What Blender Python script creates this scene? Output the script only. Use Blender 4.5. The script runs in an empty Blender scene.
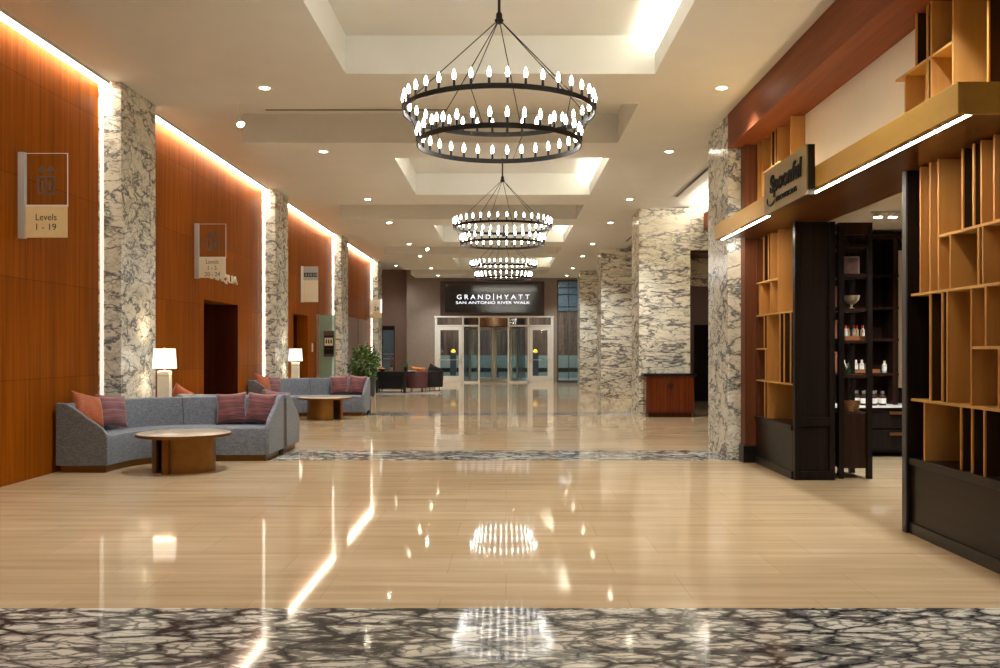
import bpy, bmesh, math, random
from mathutils import Vector, Matrix, Euler
PI = math.pi
sc = bpy.context.scene
COL = sc.collection
rnd = random.Random(7)

# ------------------------------------------------------------------ camera
EYE, F = 1.5, 930.0
cd = bpy.data.cameras.new('camera')
cam = bpy.data.objects.new('camera', cd)
COL.objects.link(cam)
cam.location = (0, 0, EYE)
cam.rotation_euler = (PI / 2, 0, 0)
cd.sensor_width = 36.0
cd.lens = F / 1000 * 36
cd.shift_x = -0.006
cd.shift_y = 0.015
cd.clip_end = 200
sc.camera = cam
sc.view_settings.view_transform = 'Standard'
sc.view_settings.look = 'None'
sc.view_settings.gamma = 1.0
sc.view_settings.use_curve_mapping = False
sc.view_settings.exposure = 0.85
w = bpy.data.worlds.new('world')
sc.world = w
w.use_nodes = True
w.node_tree.nodes['Background'].inputs[0].default_value = (0.03, 0.04, 0.06, 1)
w.node_tree.nodes['Background'].inputs[1].default_value = 0.4


# ------------------------------------------------------------------ materials
def lin(c):
    return c / 12.92 if c <= 0.04045 else ((c + 0.055) / 1.055) ** 2.4


def rgb(r, g, b):
    return (lin(r / 255), lin(g / 255), lin(b / 255), 1)


class NT:
    """small node-tree writer"""
    def __init__(self, name):
        self.m = bpy.data.materials.new(name)
        self.m.use_nodes = True
        self.t = self.m.node_tree
        self.p = self.t.nodes['Principled BSDF']
        self.out = self.t.nodes['Material Output']

    def n(self, kind, **kw):
        nd = self.t.nodes.new(kind)
        for k, v in kw.items():
            if k.startswith('i_'):
                key = k[2:]
                nd.inputs[int(key) if key.isdigit() else key.replace('_', ' ')].default_value = v
            else:
                setattr(nd, k, v)
        return nd

    def l(self, a, b):
        self.t.links.new(a, b)

    def set(self, **kw):
        for k, v in kw.items():
            self.p.inputs[k.replace('_', ' ')].default_value = v
        return self

    def coord(self, scale=(1, 1, 1), rot=(0, 0, 0), loc=(0, 0, 0)):
        tc = self.n('ShaderNodeTexCoord')
        mp = self.n('ShaderNodeMapping')
        mp.inputs['Scale'].default_value = scale
        mp.inputs['Rotation'].default_value = rot
        mp.inputs['Location'].default_value = loc
        self.l(tc.outputs['Object'], mp.inputs['Vector'])
        return mp.outputs['Vector']

    def noise(self, vec, scale, detail=4, rough=0.55, dist=0.0):
        n = self.n('ShaderNodeTexNoise')
        n.inputs['Scale'].default_value = scale
        n.inputs['Detail'].default_value = detail
        n.inputs['Roughness'].default_value = rough
        n.inputs['Distortion'].default_value = dist
        self.l(vec, n.inputs['Vector'])
        return n

    def ramp(self, fac, stops):
        r = self.n('ShaderNodeValToRGB')
        e = r.color_ramp.elements
        while len(e) < len(stops):
            e.new(0.5)
        for el, (p, c) in zip(e, stops):
            el.position = p
            el.color = c
        self.l(fac, r.inputs['Fac'])
        return r.outputs['Color']

    def mix(self, fac, a, b, mode='MIX'):
        m = self.n('ShaderNodeMix', data_type='RGBA', blend_type=mode)
        for src, key in ((fac, 0), (a, 6), (b, 7)):
            if hasattr(src, 'links'):
                self.l(src, m.inputs[key])
            else:
                m.inputs[key].default_value = src
        return m.outputs[2]

    def bump(self, h, strength=0.2, dist=0.01):
        b = self.n('ShaderNodeBump')
        b.inputs['Strength'].default_value = strength
        b.inputs['Distance'].default_value = dist
        self.l(h, b.inputs['Height'])
        self.l(b.outputs['Normal'], self.p.inputs['Normal'])

    def color(self, c):
        self.l(c, self.p.inputs['Base Color'])


def plain(name, col, rough=0.5, metal=0.0, var=0.06, scale=6.0, **kw):
    t = NT(name)
    t.set(Roughness=rough, Metallic=metal, **kw)
    v = t.coord()
    n = t.noise(v, scale, 5)
    a = tuple(x * (1 - var) for x in col[:3]) + (1,)
    b = tuple(min(1, x * (1 + var)) for x in col[:3]) + (1,)
    t.color(t.ramp(n.outputs['Fac'], [(0.3, a), (0.7, b)]))
    return t.m


def emit(name, col, strength, base=None):
    t = NT(name)
    t.set(Roughness=0.5)
    t.p.inputs['Base Color'].default_value = base or (0.8, 0.8, 0.8, 1)
    t.p.inputs['Emission Color'].default_value = col
    t.p.inputs['Emission Strength'].default_value = strength
    return t.m


def wood(name, dark, light, axis='z', grain=14.0, rough=0.32, coat=0.3, panel=None, var=0.12, spec=0.08):
    """veneer; grain runs along axis; panel = (width, height, plane) draws veneer joints"""
    t = NT(name)
    t.set(Roughness=rough, Coat_Weight=coat, Coat_Roughness=0.18, Specular_IOR_Level=spec)
    s = {'z': (grain, grain, 0.5), 'x': (0.5, grain, grain), 'y': (grain, 0.5, grain)}[axis]
    v = t.coord(s)
    n = t.noise(v, 1.0, 6, 0.62, 0.4)
    s2 = {'z': (1.4, 1.4, 0.12), 'x': (0.12, 1.4, 1.4), 'y': (1.4, 0.12, 1.4)}[axis]
    n2 = t.noise(t.coord(s2), 1.0, 3, 0.5, 0.2)
    c = t.ramp(n.outputs['Fac'], [(0.28, dark), (0.72, light)])
    c2 = t.ramp(n2.outputs['Fac'], [(0.3, (1 - var * 2, 1 - var * 2, 1 - var * 2, 1)), (0.75, (1, 1, 1, 1))])
    c = t.mix(1.0, c, c2, 'MULTIPLY')
    if panel:
        pw, ph = panel
        tc = t.n('ShaderNodeTexCoord')
        sp = t.n('ShaderNodeSeparateXYZ')
        cb = t.n('ShaderNodeCombineXYZ')
        t.l(tc.outputs['Object'], sp.inputs[0])
        t.l(sp.outputs['Y'], cb.inputs['X'])
        t.l(sp.outputs['Z'], cb.inputs['Y'])
        br = t.n('ShaderNodeTexBrick', offset=0.5, offset_frequency=2)
        br.inputs['Color1'].default_value = (1, 1, 1, 1)
        br.inputs['Color2'].default_value = (0.78, 0.76, 0.74, 1)
        br.inputs['Mortar'].default_value = (0.5, 0.46, 0.44, 1)
        br.inputs['Scale'].default_value = 1.0
        br.inputs['Mortar Size'].default_value = 0.004
        br.inputs['Mortar Smooth'].default_value = 0.1
        br.inputs['Brick Width'].default_value = pw
        br.inputs['Row Height'].default_value = ph
        t.l(cb.outputs[0], br.inputs['Vector'])
        c = t.mix(1.0, c, br.outputs['Color'], 'MULTIPLY')
    t.color(c)
    t.bump(n.outputs['Fac'], 0.05, 0.003)
    return t.m


def marble(name, base, vein, cell=1.5, rot=(0.5, 0.3, 0.2), stretch=(1, 1, 1), lo=0.012, hi=0.10, rough=0.18, warp=0.5, loc=(0, 0, 0), dense=0.5):
    t = NT(name)
    t.set(Roughness=rough, Specular_IOR_Level=0.16)
    v = t.coord(stretch, rot, loc)
    nw = t.noise(v, 1.8, 6, 0.62)
    off = t.n('ShaderNodeVectorMath', operation='MULTIPLY_ADD')
    t.l(nw.outputs['Color'], off.inputs[0])
    off.inputs[1].default_value = (warp, warp, warp)
    t.l(v, off.inputs[2])
    wv = off.outputs[0]
    v1 = t.n('ShaderNodeTexVoronoi', feature='DISTANCE_TO_EDGE')
    v1.inputs['Scale'].default_value = cell
    t.l(wv, v1.inputs['Vector'])
    v2 = t.n('ShaderNodeTexVoronoi', feature='DISTANCE_TO_EDGE')
    v2.inputs['Scale'].default_value = cell * 2.7
    t.l(wv, v2.inputs['Vector'])
    big = t.noise(v, 0.9, 3, 0.5)
    # veins widen and fade from place to place
    m1 = t.n('ShaderNodeMath', operation='MULTIPLY_ADD')
    t.l(big.outputs['Fac'], m1.inputs[0])
    m1.inputs[1].default_value = -0.22
    m1.inputs[2].default_value = 0.11
    a1 = t.n('ShaderNodeMath', operation='ADD')
    t.l(v1.outputs['Distance'], a1.inputs[0])
    t.l(m1.outputs[0], a1.inputs[1])
    mask1 = t.ramp(a1.outputs[0], [(lo, (0, 0, 0, 1)), (hi, (1, 1, 1, 1))])
    m2 = t.noise(v, 1.7, 3, 0.5)
    a2 = t.n('ShaderNodeMath', operation='MULTIPLY_ADD')
    t.l(m2.outputs['Fac'], a2.inputs[0])
    a2.inputs[1].default_value = -0.6
    a2.inputs[2].default_value = 0.6 * dense
    a3 = t.n('ShaderNodeMath', operation='ADD')
    t.l(v2.outputs['Distance'], a3.inputs[0])
    t.l(a2.outputs[0], a3.inputs[1])
    mask2 = t.ramp(a3.outputs[0], [(lo, (0.25, 0.25, 0.25, 1)), (hi * 0.9, (1, 1, 1, 1))])
    cloud = t.noise(wv, 3.0, 6, 0.65)
    body = t.ramp(cloud.outputs['Fac'], [(0.3, tuple(x * 0.74 for x in base[:3]) + (1,)), (0.62, base)])
    veinc = t.ramp(cloud.outputs['Fac'], [(0.35, vein), (0.8, tuple(min(1, x * 2.6) for x in vein[:3]) + (1,))])
    mk = t.mix(1.0, mask1, mask2, 'MULTIPLY')
    t.color(t.mix(mk, veinc, body))
    return t.m


def veined(name, base, vein, rot, stretch, loc=(0, 0, 0), scale=1.0, rough=0.22, amount=1.0):
    """arabescato: thin dark ridges that flow along one direction over a cream body"""
    t = NT(name)
    t.set(Roughness=rough, Specular_IOR_Level=0.25)
    v = t.coord(tuple(a * scale for a in stretch), rot, loc)
    nw = t.noise(v, 0.9, 4, 0.6)
    off = t.n('ShaderNodeVectorMath', operation='MULTIPLY_ADD')
    t.l(nw.outputs['Color'], off.inputs[0])
    off.inputs[1].default_value = (0.9, 0.9, 0.9)
    t.l(v, off.inputs[2])
    wv = off.outputs[0]
    def ridge(sc_, det, width, soft, floor_):
        n = t.noise(wv, sc_, det, 0.55, 0.3)
        a = t.n('ShaderNodeMath', operation='SUBTRACT')
        t.l(n.outputs['Fac'], a.inputs[0])
        a.inputs[1].default_value = 0.5
        b = t.n('ShaderNodeMath', operation='ABSOLUTE')
        t.l(a.outputs[0], b.inputs[0])
        return t.ramp(b.outputs[0], [(width, (floor_, floor_, floor_, 1)), (soft, (1, 1, 1, 1))])
    r1 = ridge(1.1, 5, 0.004, 0.035, 0.0)
    r2 = ridge(2.6, 5, 0.003, 0.026, 0.15)
    vo = t.n('ShaderNodeTexVoronoi', feature='DISTANCE_TO_EDGE')
    vo.inputs['Scale'].default_value = 2.6
    t.l(wv, vo.inputs['Vector'])
    r3 = t.ramp(vo.outputs['Distance'], [(0.004, (0.2, 0.2, 0.2, 1)), (0.045, (1, 1, 1, 1))])
    pm_ = t.noise(v, 0.8, 3, 0.5)
    gate = t.ramp(pm_.outputs['Fac'], [(0.42, (0, 0, 0, 1)), (0.6, (1, 1, 1, 1))])
    r3 = t.mix(gate, r3, (1, 1, 1, 1))
    pm2 = t.noise(v, 1.1, 3, 0.5)
    gate2 = t.ramp(pm2.outputs['Fac'], [(0.36, (1, 1, 1, 1)), (0.56, (0, 0, 0, 1))])
    r2 = t.mix(gate2, r2, (1, 1, 1, 1))
    mk = t.mix(1.0, t.mix(1.0, r1, r2, 'MULTIPLY'), r3, 'MULTIPLY')
    cloud = t.noise(wv, 2.2, 6, 0.65)
    body = t.ramp(cloud.outputs['Fac'], [(0.30, tuple(x * 0.66 for x in base[:3]) + (1,)), (0.52, base), (0.8, tuple(min(1, x * 1.06) for x in base[:3]) + (1,))])
    veinc = t.ramp(cloud.outputs['Fac'], [(0.35, vein), (0.75, tuple(min(1, x * 2.4) for x in vein[:3]) + (1,))])
    t.color(t.mix(mk, veinc, body))
    return t.m


M = {}
M['wall_wood'] = wood('wall_wood', rgb(130, 66, 6), rgb(176, 97, 16), 'z', 16, 0.36, 0.0, panel=(1.25, 1.15), spec=0.015)
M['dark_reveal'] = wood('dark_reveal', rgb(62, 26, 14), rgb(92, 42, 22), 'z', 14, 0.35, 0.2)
M['red_wood'] = wood('red_wood', rgb(116, 62, 34), rgb(144, 80, 48), 'y', 14, 0.5, 0.0)
M['red_wood_up'] = wood('red_wood_up', rgb(100, 58, 38), rgb(126, 76, 52), 'z', 14, 0.45, 0.1)
M['cabinet_wood'] = wood('cabinet_wood', rgb(84, 34, 12), rgb(128, 58, 24), 'z', 22, 0.25, 0.5)
M['ebony'] = wood('ebony', rgb(22, 17, 15), rgb(40, 31, 26), 'z', 18, 0.38, 0.2)
M['ebony_flat'] = wood('ebony_flat', rgb(24, 19, 16), rgb(44, 34, 28), 'y', 18, 0.36, 0.2)
M['shop_wood'] = wood('shop_wood', rgb(36, 23, 17), rgb(60, 38, 27), 'z', 16, 0.4, 0.15)
M['gold_panel'] = wood('gold_panel', rgb(182, 128, 64), rgb(206, 152, 88), 'z', 8, 0.38, 0.05, var=0.05)
M['gold_board'] = wood('gold_board', rgb(190, 144, 78), rgb(212, 168, 102), 'y', 8, 0.36, 0.05, var=0.05)
M['bronze_panel'] = wood('bronze_panel', rgb(52, 36, 26), rgb(76, 52, 36), 'z', 8, 0.42, 0.1)
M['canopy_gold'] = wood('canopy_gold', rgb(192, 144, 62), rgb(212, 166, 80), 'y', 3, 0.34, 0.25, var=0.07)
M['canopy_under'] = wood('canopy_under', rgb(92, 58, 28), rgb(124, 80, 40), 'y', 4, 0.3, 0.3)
M['marble'] = veined('column_marble', rgb(226, 225, 212), rgb(88, 90, 90), (0.5, 0.55, 0.3), (1.0, 1.0, 1.9), scale=1.75)
M['marble_cross'] = veined('cross_marble', rgb(232, 226, 204), rgb(86, 82, 78), (0.0, -0.6, 0.0), (0.7, 0.8, 2.4), (3, 1, 2), 1.3)
M['marble_floor'] = marble('strip_marble', rgb(230, 222, 204), rgb(42, 42, 44), 4.0, (0, 0, -0.75), (0.7, 1.5, 1), 0.012, 0.15, rough=0.07, warp=0.42, dense=0.46)
M['table_marble'] = marble('table_marble', rgb(206, 192, 170), rgb(168, 150, 130), 3.0, (0.2, 0.1, 0.4), (1, 1, 1), 0.01, 0.07, rough=0.2)
M['ceiling'] = plain('ceiling_paint', rgb(222, 221, 213), 0.75, 0, 0.02, 2.0)
M['coffer'] = plain('coffer_paint', rgb(232, 222, 200), 0.75, 0, 0.015, 2.0)
M['taupe'] = plain('taupe_wallcovering', rgb(144, 126, 112), 0.7, 0, 0.05, 5.0)
M['brown_paint'] = plain('brown_paint', rgb(150, 122, 106), 0.7, 0, 0.05, 4.0)
M['cream'] = plain('cream_paint', rgb(226, 214, 190), 0.7, 0, 0.02, 3.0)
M['black_metal'] = plain('blackened_iron', rgb(34, 31, 28), 0.45, 0.6, 0.25, 20)
M['black'] = plain('black_lacquer', rgb(16, 14, 14), 0.35, 0, 0.2, 8)
M['black_stone'] = plain('black_stone', rgb(26, 26, 28), 0.1, 0, 0.3, 14)
M['brass'] = plain('aged_brass', rgb(150, 108, 56), 0.34, 0.9, 0.12, 7)
M['plinth_brass'] = plain('plinth_brass', rgb(128, 92, 48), 0.35, 0.85, 0.1, 7)
M['steel'] = plain('satin_steel', rgb(196, 190, 180), 0.32, 0.85, 0.04, 9)
M['frame_metal'] = plain('champagne_aluminium', rgb(232, 226, 212), 0.4, 0.1, 0.04, 9)
M['bronze_metal'] = plain('bronze_metal', rgb(158, 128, 100), 0.25, 0.9, 0.06, 5)
M['white_trim'] = plain('white_trim', rgb(240, 236, 226), 0.4, 0, 0.02, 9)
M['sign_grey'] = plain('sign_grey', rgb(186, 186, 186), 0.4, 0.3, 0.03, 9)
M['sign_cream'] = plain('sign_cream', rgb(236, 214, 164), 0.5, 0, 0.03, 9)
M['sign_pale'] = plain('sign_pale', rgb(236, 228, 206), 0.5, 0, 0.03, 9)
M['ink'] = plain('dark_ink', rgb(40, 34, 30), 0.6, 0, 0.05, 9)
M['ink_grey'] = plain('grey_print', rgb(92, 82, 76), 0.6, 0, 0.05, 9)
M['sign_board'] = plain('sign_board', rgb(142, 120, 72), 0.45, 0.2, 0.04, 9)
M['white_letter'] = emit('lit_white_letter', rgb(236, 240, 255), 0.8)
M['plain_letter'] = plain('ivory_letter', rgb(236, 228, 214), 0.4, 0, 0.02, 9)
M['cove'] = emit('cove_led', rgb(255, 240, 214), 13.0)
M['cove_side'] = emit('column_led', rgb(255, 242, 224), 1.6)
M['cove_side_dim'] = emit('column_led_dim', rgb(255, 240, 220), 0.45)
M['sign_ink'] = plain('matte_black_letter', rgb(12, 11, 10), 0.95, 0, 0.05, 9)
M['coffer_led'] = emit('coffer_led', rgb(255, 250, 238), 62.0)
M['canopy_led'] = emit('canopy_led', rgb(255, 240, 216), 44.0)
M['bulb'] = emit('warm_bulb', rgb(252, 250, 246), 14.0)
M['lens'] = emit('downlight_lens', rgb(255, 240, 214), 22.0)
M['shade'] = emit('lamp_shade', rgb(255, 240, 220), 0.9, rgb(250, 244, 232))
M['lamp_stone'] = plain('lamp_alabaster', rgb(244, 232, 208), 0.4, 0, 0.05, 12)
M['leaf'] = plain('leaf_green', rgb(66, 98, 44), 0.45, 0, 0.4, 9)
M['leaf_light'] = plain('leaf_light_green', rgb(110, 138, 66), 0.45, 0, 0.3, 9)
M['stem'] = plain('stem_brown', rgb(84, 64, 40), 0.7, 0, 0.2, 9)
M['planter'] = plain('charcoal_planter', rgb(66, 66, 68), 0.5, 0, 0.1, 9)
M['soil'] = plain('soil', rgb(44, 34, 26), 0.9, 0, 0.3, 30)
M['rug'] = plain('pale_rug', rgb(158, 146, 134), 0.9, 0, 0.1, 30)
M['black_fabric'] = plain('black_upholstery', rgb(28, 24, 26), 0.7, 0, 0.2, 30)
M['mauve'] = plain('mauve_upholstery', rgb(112, 70, 74), 0.6, 0, 0.1, 30)
M['orange_pot'] = plain('clay_pot', rgb(176, 142, 110), 0.6, 0, 0.1, 12)
M['orange'] = plain('orange_fruit', rgb(224, 130, 40), 0.5, 0, 0.1, 12)
M['petal'] = plain('magenta_petal', rgb(150, 36, 78), 0.5, 0, 0.1, 12)
M['paper'] = plain('white_paper', rgb(240, 236, 226), 0.6, 0, 0.03, 12)
M['red_cap'] = plain('red_cap', rgb(196, 30, 34), 0.4, 0, 0.08, 12)
M['jar_white'] = plain('white_jar', rgb(228, 214, 188), 0.35, 0, 0.05, 12)
M['jar_dark'] = plain('dark_jar', rgb(70, 40, 28), 0.25, 0, 0.1, 12)
M['wicker'] = plain('wicker', rgb(150, 104, 58), 0.7, 0, 0.3, 60)
M['tray_wood'] = plain('tray_wood', rgb(150, 90, 46), 0.5, 0, 0.15, 12)
M['picture'] = plain('abstract_print', rgb(150, 110, 96), 0.5, 0, 0.6, 8)
M['bamboo'] = wood('bamboo_screen', rgb(36, 26, 22), rgb(128, 100, 84), 'z', 7, 0.6, 0)
M['lowwall'] = plain('grey_green_wall', rgb(128, 142, 134), 0.6, 0, 0.05, 4)
M['paving'] = plain('grey_paving', rgb(92, 98, 104), 0.5, 0, 0.06, 4)
M['yellow_lamp'] = emit('yellow_lantern', rgb(255, 190, 40), 0.6, rgb(240, 180, 40))
M['teal_wall'] = plain('teal_night_wall', rgb(70, 84, 92), 0.5, 0, 0.15, 3)


def fabric(name, c1, c2, scale=240.0, rough=0.85):
    t = NT(name)
    t.set(Roughness=rough, Sheen_Weight=0.2)
    n = t.noise(t.coord((1, 1, 0.35)), scale, 3, 0.6)
    n2 = t.noise(t.coord((0.35, 0.35, 1)), scale * 0.5, 3, 0.6)
    a = t.n('ShaderNodeMath', operation='MULTIPLY')
    t.l(n.outputs['Fac'], a.inputs[0])
    t.l(n2.outputs['Fac'], a.inputs[1])
    t.color(t.ramp(a.outputs[0], [(0.12, c1), (0.42, c2)]))
    t.bump(a.outputs[0], 0.25, 0.003)
    return t.m


M['sofa'] = fabric('grey_weave', rgb(86, 91, 99), rgb(132, 137, 145), 120)
M['sofa_seam'] = fabric('dark_grey_piping', rgb(56, 58, 62), rgb(78, 80, 84), 120)
M['divider_wood'] = wood('divider_bronze', rgb(88, 76, 66), rgb(112, 98, 84), 'z', 10, 0.5, 0.1)
M['orange_fabric'] = fabric('rust_velvet', rgb(142, 64, 18), rgb(186, 92, 30), 90, 0.6)


def striped(name, cols, scale):
    t = NT(name)
    t.set(Roughness=0.7, Sheen_Weight=0.3)
    v = t.coord((0.6, 1, scale))
    n = t.noise(v, 1.0, 5, 0.7, 0.1)
    st = [(0.34 + 0.32 * i / (len(cols) - 1), c) for i, c in enumerate(cols)]
    c = t.ramp(n.outputs['Fac'], st)
    t.color(c)
    t.bump(n.outputs['Fac'], 0.2, 0.004)
    return t.m


M['stripe_red'] = striped('red_striped_weave', [rgb(44, 36, 48), rgb(132, 62, 60), rgb(62, 42, 56), rgb(150, 84, 76), rgb(96, 50, 62), rgb(58, 48, 62)], 22)
M['stripe_mauve'] = striped('mauve_striped_weave', [rgb(56, 48, 66), rgb(150, 86, 80), rgb(84, 60, 76), rgb(170, 108, 98), rgb(70, 60, 78)], 22)


def floor_tile():
    t = NT('floor_travertine')
    t.set(Roughness=0.05, Specular_IOR_Level=0.08)
    v = t.coord((0.45, 7.0, 1))
    n = t.noise(v, 1.2, 7, 0.62, 0.35)
    n2 = t.noise(t.coord((0.5, 0.8, 1)), 1.0, 3, 0.5)
    c = t.ramp(n.outputs['Fac'], [(0.25, rgb(180, 154, 118)), (0.5, rgb(202, 176, 140)), (0.75, rgb(216, 192, 160))])
    c2 = t.ramp(n2.outputs['Fac'], [(0.3, (0.86, 0.84, 0.80, 1)), (0.7, (1, 1, 1, 1))])
    c = t.mix(1.0, c, c2, 'MULTIPLY')
    br = t.n('ShaderNodeTexBrick', offset=0.35, offset_frequency=2)
    br.inputs['Color1'].default_value = (1, 1, 1, 1)
    br.inputs['Color2'].default_value = (0.93, 0.92, 0.90, 1)
    br.inputs['Mortar'].default_value = (0.72, 0.66, 0.58, 1)
    br.inputs['Scale'].default_value = 1.0
    br.inputs['Mortar Size'].default_value = 0.002
    br.inputs['Brick Width'].default_value = 1.12
    br.inputs['Row Height'].default_value = 0.62
    t.l(t.coord(), br.inputs['Vector'])
    c = t.mix(1.0, c, br.outputs['Color'], 'MULTIPLY')
    t.color(c)
    return t.m


M['floor'] = floor_tile()


def glass(name, tint, gloss=0.12, alpha_tint=0.9):
    t = NT(name)
    tr = t.n('ShaderNodeBsdfTransparent')
    tr.inputs['Color'].default_value = tint
    gl = t.n('ShaderNodeBsdfGlossy')
    gl.inputs['Roughness'].default_value = 0.03
    lw = t.n('ShaderNodeLayerWeight')
    lw.inputs['Blend'].default_value = 0.25
    mr = t.n('ShaderNodeMath', operation='MULTIPLY_ADD', use_clamp=True)
    t.l(lw.outputs['Fresnel'], mr.inputs[0])
    mr.inputs[1].default_value = 0.5
    mr.inputs[2].default_value = gloss
    mx = t.n('ShaderNodeMixShader')
    t.l(mr.outputs[0], mx.inputs[0])
    t.l(tr.outputs[0], mx.inputs[1])
    t.l(gl.outputs[0], mx.inputs[2])
    t.l(mx.outputs[0], t.out.inputs['Surface'])
    return t.m


M['glass'] = glass('door_glass', (0.955, 0.978, 0.972, 1), 0.03)
M['teal_glass'] = glass('teal_glass', (0.50, 0.72, 0.66, 1), 0.14)
M['clear_glass'] = glass('clear_plate', (0.95, 0.96, 0.97, 1), 0.01)
_t = NT('frosted_teal_glass')
_t.set(Roughness=0.25, Alpha=0.72)
_t.p.inputs['Base Color'].default_value = rgb(150, 186, 172)
M['teal_glass'] = _t.m
M['bowl_glass'] = plain('opal_glass', rgb(226, 216, 190), 0.1, 0, 0.08, 9)


# ------------------------------------------------------------------ mesh builder
class MB:
    def __init__(self):
        self.v, self.f, self.mi, self.cur = [], [], [], 0

    def add(self, vs, fs):
        b = len(self.v)
        self.v += [tuple(p) for p in vs]
        for f in fs:
            self.f.append([b + i for i in f])
            self.mi.append(self.cur)
        return self

    def box(self, x0, x1, y0, y1, z0, z1):
        x0, x1 = min(x0, x1), max(x0, x1)
        y0, y1 = min(y0, y1), max(y0, y1)
        z0, z1 = min(z0, z1), max(z0, z1)
        vs = [(x, y, z) for x in (x0, x1) for y in (y0, y1) for z in (z0, z1)]
        return self.add(vs, [(0, 1, 3, 2), (4, 6, 7, 5), (0, 4, 5, 1), (2, 3, 7, 6), (0, 2, 6, 4), (1, 5, 7, 3)])

    def lathe(self, prof, n=24, c=(0, 0, 0), a0=0.0, a1=2 * PI, closed=False):
        """prof: (r, z) list round the z axis through c; open ends are capped"""
        full = abs(a1 - a0 - 2 * PI) < 1e-6
        k = n if full else n + 1
        vs = []
        for j in range(k):
            a = a0 + (a1 - a0) * j / n
            for r, z in prof:
                vs.append((c[0] + r * math.cos(a), c[1] + r * math.sin(a), c[2] + z))
        m = len(prof)
        fs = []
        for j in range(n):
            q = (j + 1) % k
            for i in range(m if closed else m - 1):
                i2 = (i + 1) % m
                fs.append((j * m + i, q * m + i, q * m + i2, j * m + i2))
        if full and not closed:
            if prof[0][0] > 1e-6:
                fs.append([j * m for j in range(n)][::-1])
            if prof[-1][0] > 1e-6:
                fs.append([j * m + m - 1 for j in range(n)])
        if not full and closed:
            fs.append([i for i in range(m)])
            fs.append([(k - 1) * m + i for i in range(m)][::-1])
        return self.add(vs, fs)

    def cyl(self, x, y, z0, z1, r, n=20, r2=None):
        return self.lathe([(r, z0), (r2 if r2 is not None else r, z1)], n, (x, y, 0))

    def tube(self, pts, r, n=8):
        pts = [Vector(p) for p in pts]
        vs, k = [], len(pts)
        for i, p in enumerate(pts):
            t = (pts[min(i + 1, k - 1)] - pts[max(i - 1, 0)]).normalized()
            up = Vector((0, 0, 1)) if abs(t.z) < 0.95 else Vector((1, 0, 0))
            a = t.cross(up).normalized()
            b = t.cross(a)
            rr = r[i] if isinstance(r, (list, tuple)) else r
            for j in range(n):
                q = 2 * PI * j / n
                vs.append(p + a * rr * math.cos(q) + b * rr * math.sin(q))
        fs = [(i * n + j, i * n + (j + 1) % n, (i + 1) * n + (j + 1) % n, (i + 1) * n + j) for i in range(k - 1) for j in range(n)]
        fs.append(list(range(n))[::-1])
        fs.append([(k - 1) * n + j for j in range(n)])
        return self.add(vs, fs)

    def prism(self, poly, x0, x1, axis='x'):
        """poly in the two other axes, extruded along axis"""
        def pt(a, q):
            return {'x': (q, a[0], a[1]), 'y': (a[0], q, a[1]), 'z': (a[0], a[1], q)}[axis]
        k = len(poly)
        vs = [pt(a, x0) for a in poly] + [pt(a, x1) for a in poly]
        fs = [list(range(k))[::-1], [k + i for i in range(k)]]
        fs += [(i, (i + 1) % k, k + (i + 1) % k, k + i) for i in range(k)]
        return self.add(vs, fs)

    def ball(self, c, r, n=12, sq=(1, 1, 1)):
        m = n // 2
        vs, fs = [], []
        for i in range(m + 1):
            th = PI * i / m
            for j in range(n):
                ph = 2 * PI * j / n
                vs.append((c[0] + r * sq[0] * math.sin(th) * math.cos(ph), c[1] + r * sq[1] * math.sin(th) * math.sin(ph), c[2] + r * sq[2] * math.cos(th)))
        for i in range(m):
            for j in range(n):
                fs.append((i * n + j, (i + 1) * n + j, (i + 1) * n + (j + 1) % n, i * n + (j + 1) % n))
        return self.add(vs, fs)

    def mesh(self, name, mats, smooth=None, shift=(0, 0, 0)):
        me = bpy.data.meshes.new(name)
        s = Vector(shift)
        me.from_pydata([tuple(Vector(p) - s) for p in self.v], [], self.f)
        for m in (mats if isinstance(mats, (list, tuple)) else [mats]):
            me.materials.append(m)
        for p, i in zip(me.polygons, self.mi):
            p.material_index = i
        bm = bmesh.new()
        bm.from_mesh(me)
        bmesh.ops.remove_doubles(bm, verts=bm.verts, dist=1e-6)
        bmesh.ops.recalc_face_normals(bm, faces=bm.faces)
        bm.to_mesh(me)
        bm.free()
        if smooth:
            for p in me.polygons:
                p.use_smooth = True
            me.set_sharp_from_angle(angle=math.radians(smooth))
        return me


def put(name, me, parent=None, bev=0.0):
    o = bpy.data.objects.new(name, me)
    COL.objects.link(o)
    if parent is not None:
        o.parent = parent
    if bev:
        b = o.modifiers.new('bevel', 'BEVEL')
        b.width = bev
        b.segments = 2
        b.limit_method = 'ANGLE'
    return o


def base_of(o):
    p = Vector((0, 0, 0))
    while o is not None:
        p += o.location
        o = o.parent
    return p


def part(name, mb, mat, parent=None, bev=0.0, smooth=None, world=True):
    """links one mesh; with world=True the builder's numbers are scene coordinates"""
    sh = base_of(parent) if (world and parent is not None) else (0, 0, 0)
    return put(name, mb.mesh(name, mat, smooth, sh), parent, bev)


def tag(o, label, cat, group=None, kind=None):
    if label:
        o['label'] = label
    if cat:
        o['category'] = cat
    if group:
        o['group'] = group
    if kind:
        o['kind'] = kind
    return o


def thing(name, loc, label, cat, group=None):
    o = bpy.data.objects.new(name, None)
    COL.objects.link(o)
    o.location = loc
    return tag(o, label, cat, group)


def struct(name, mb, mat, label=None, cat=None, bev=0.0, smooth=None):
    o = part(name, mb, mat, None, bev, smooth)
    return tag(o, label, cat, None, 'structure')


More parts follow.
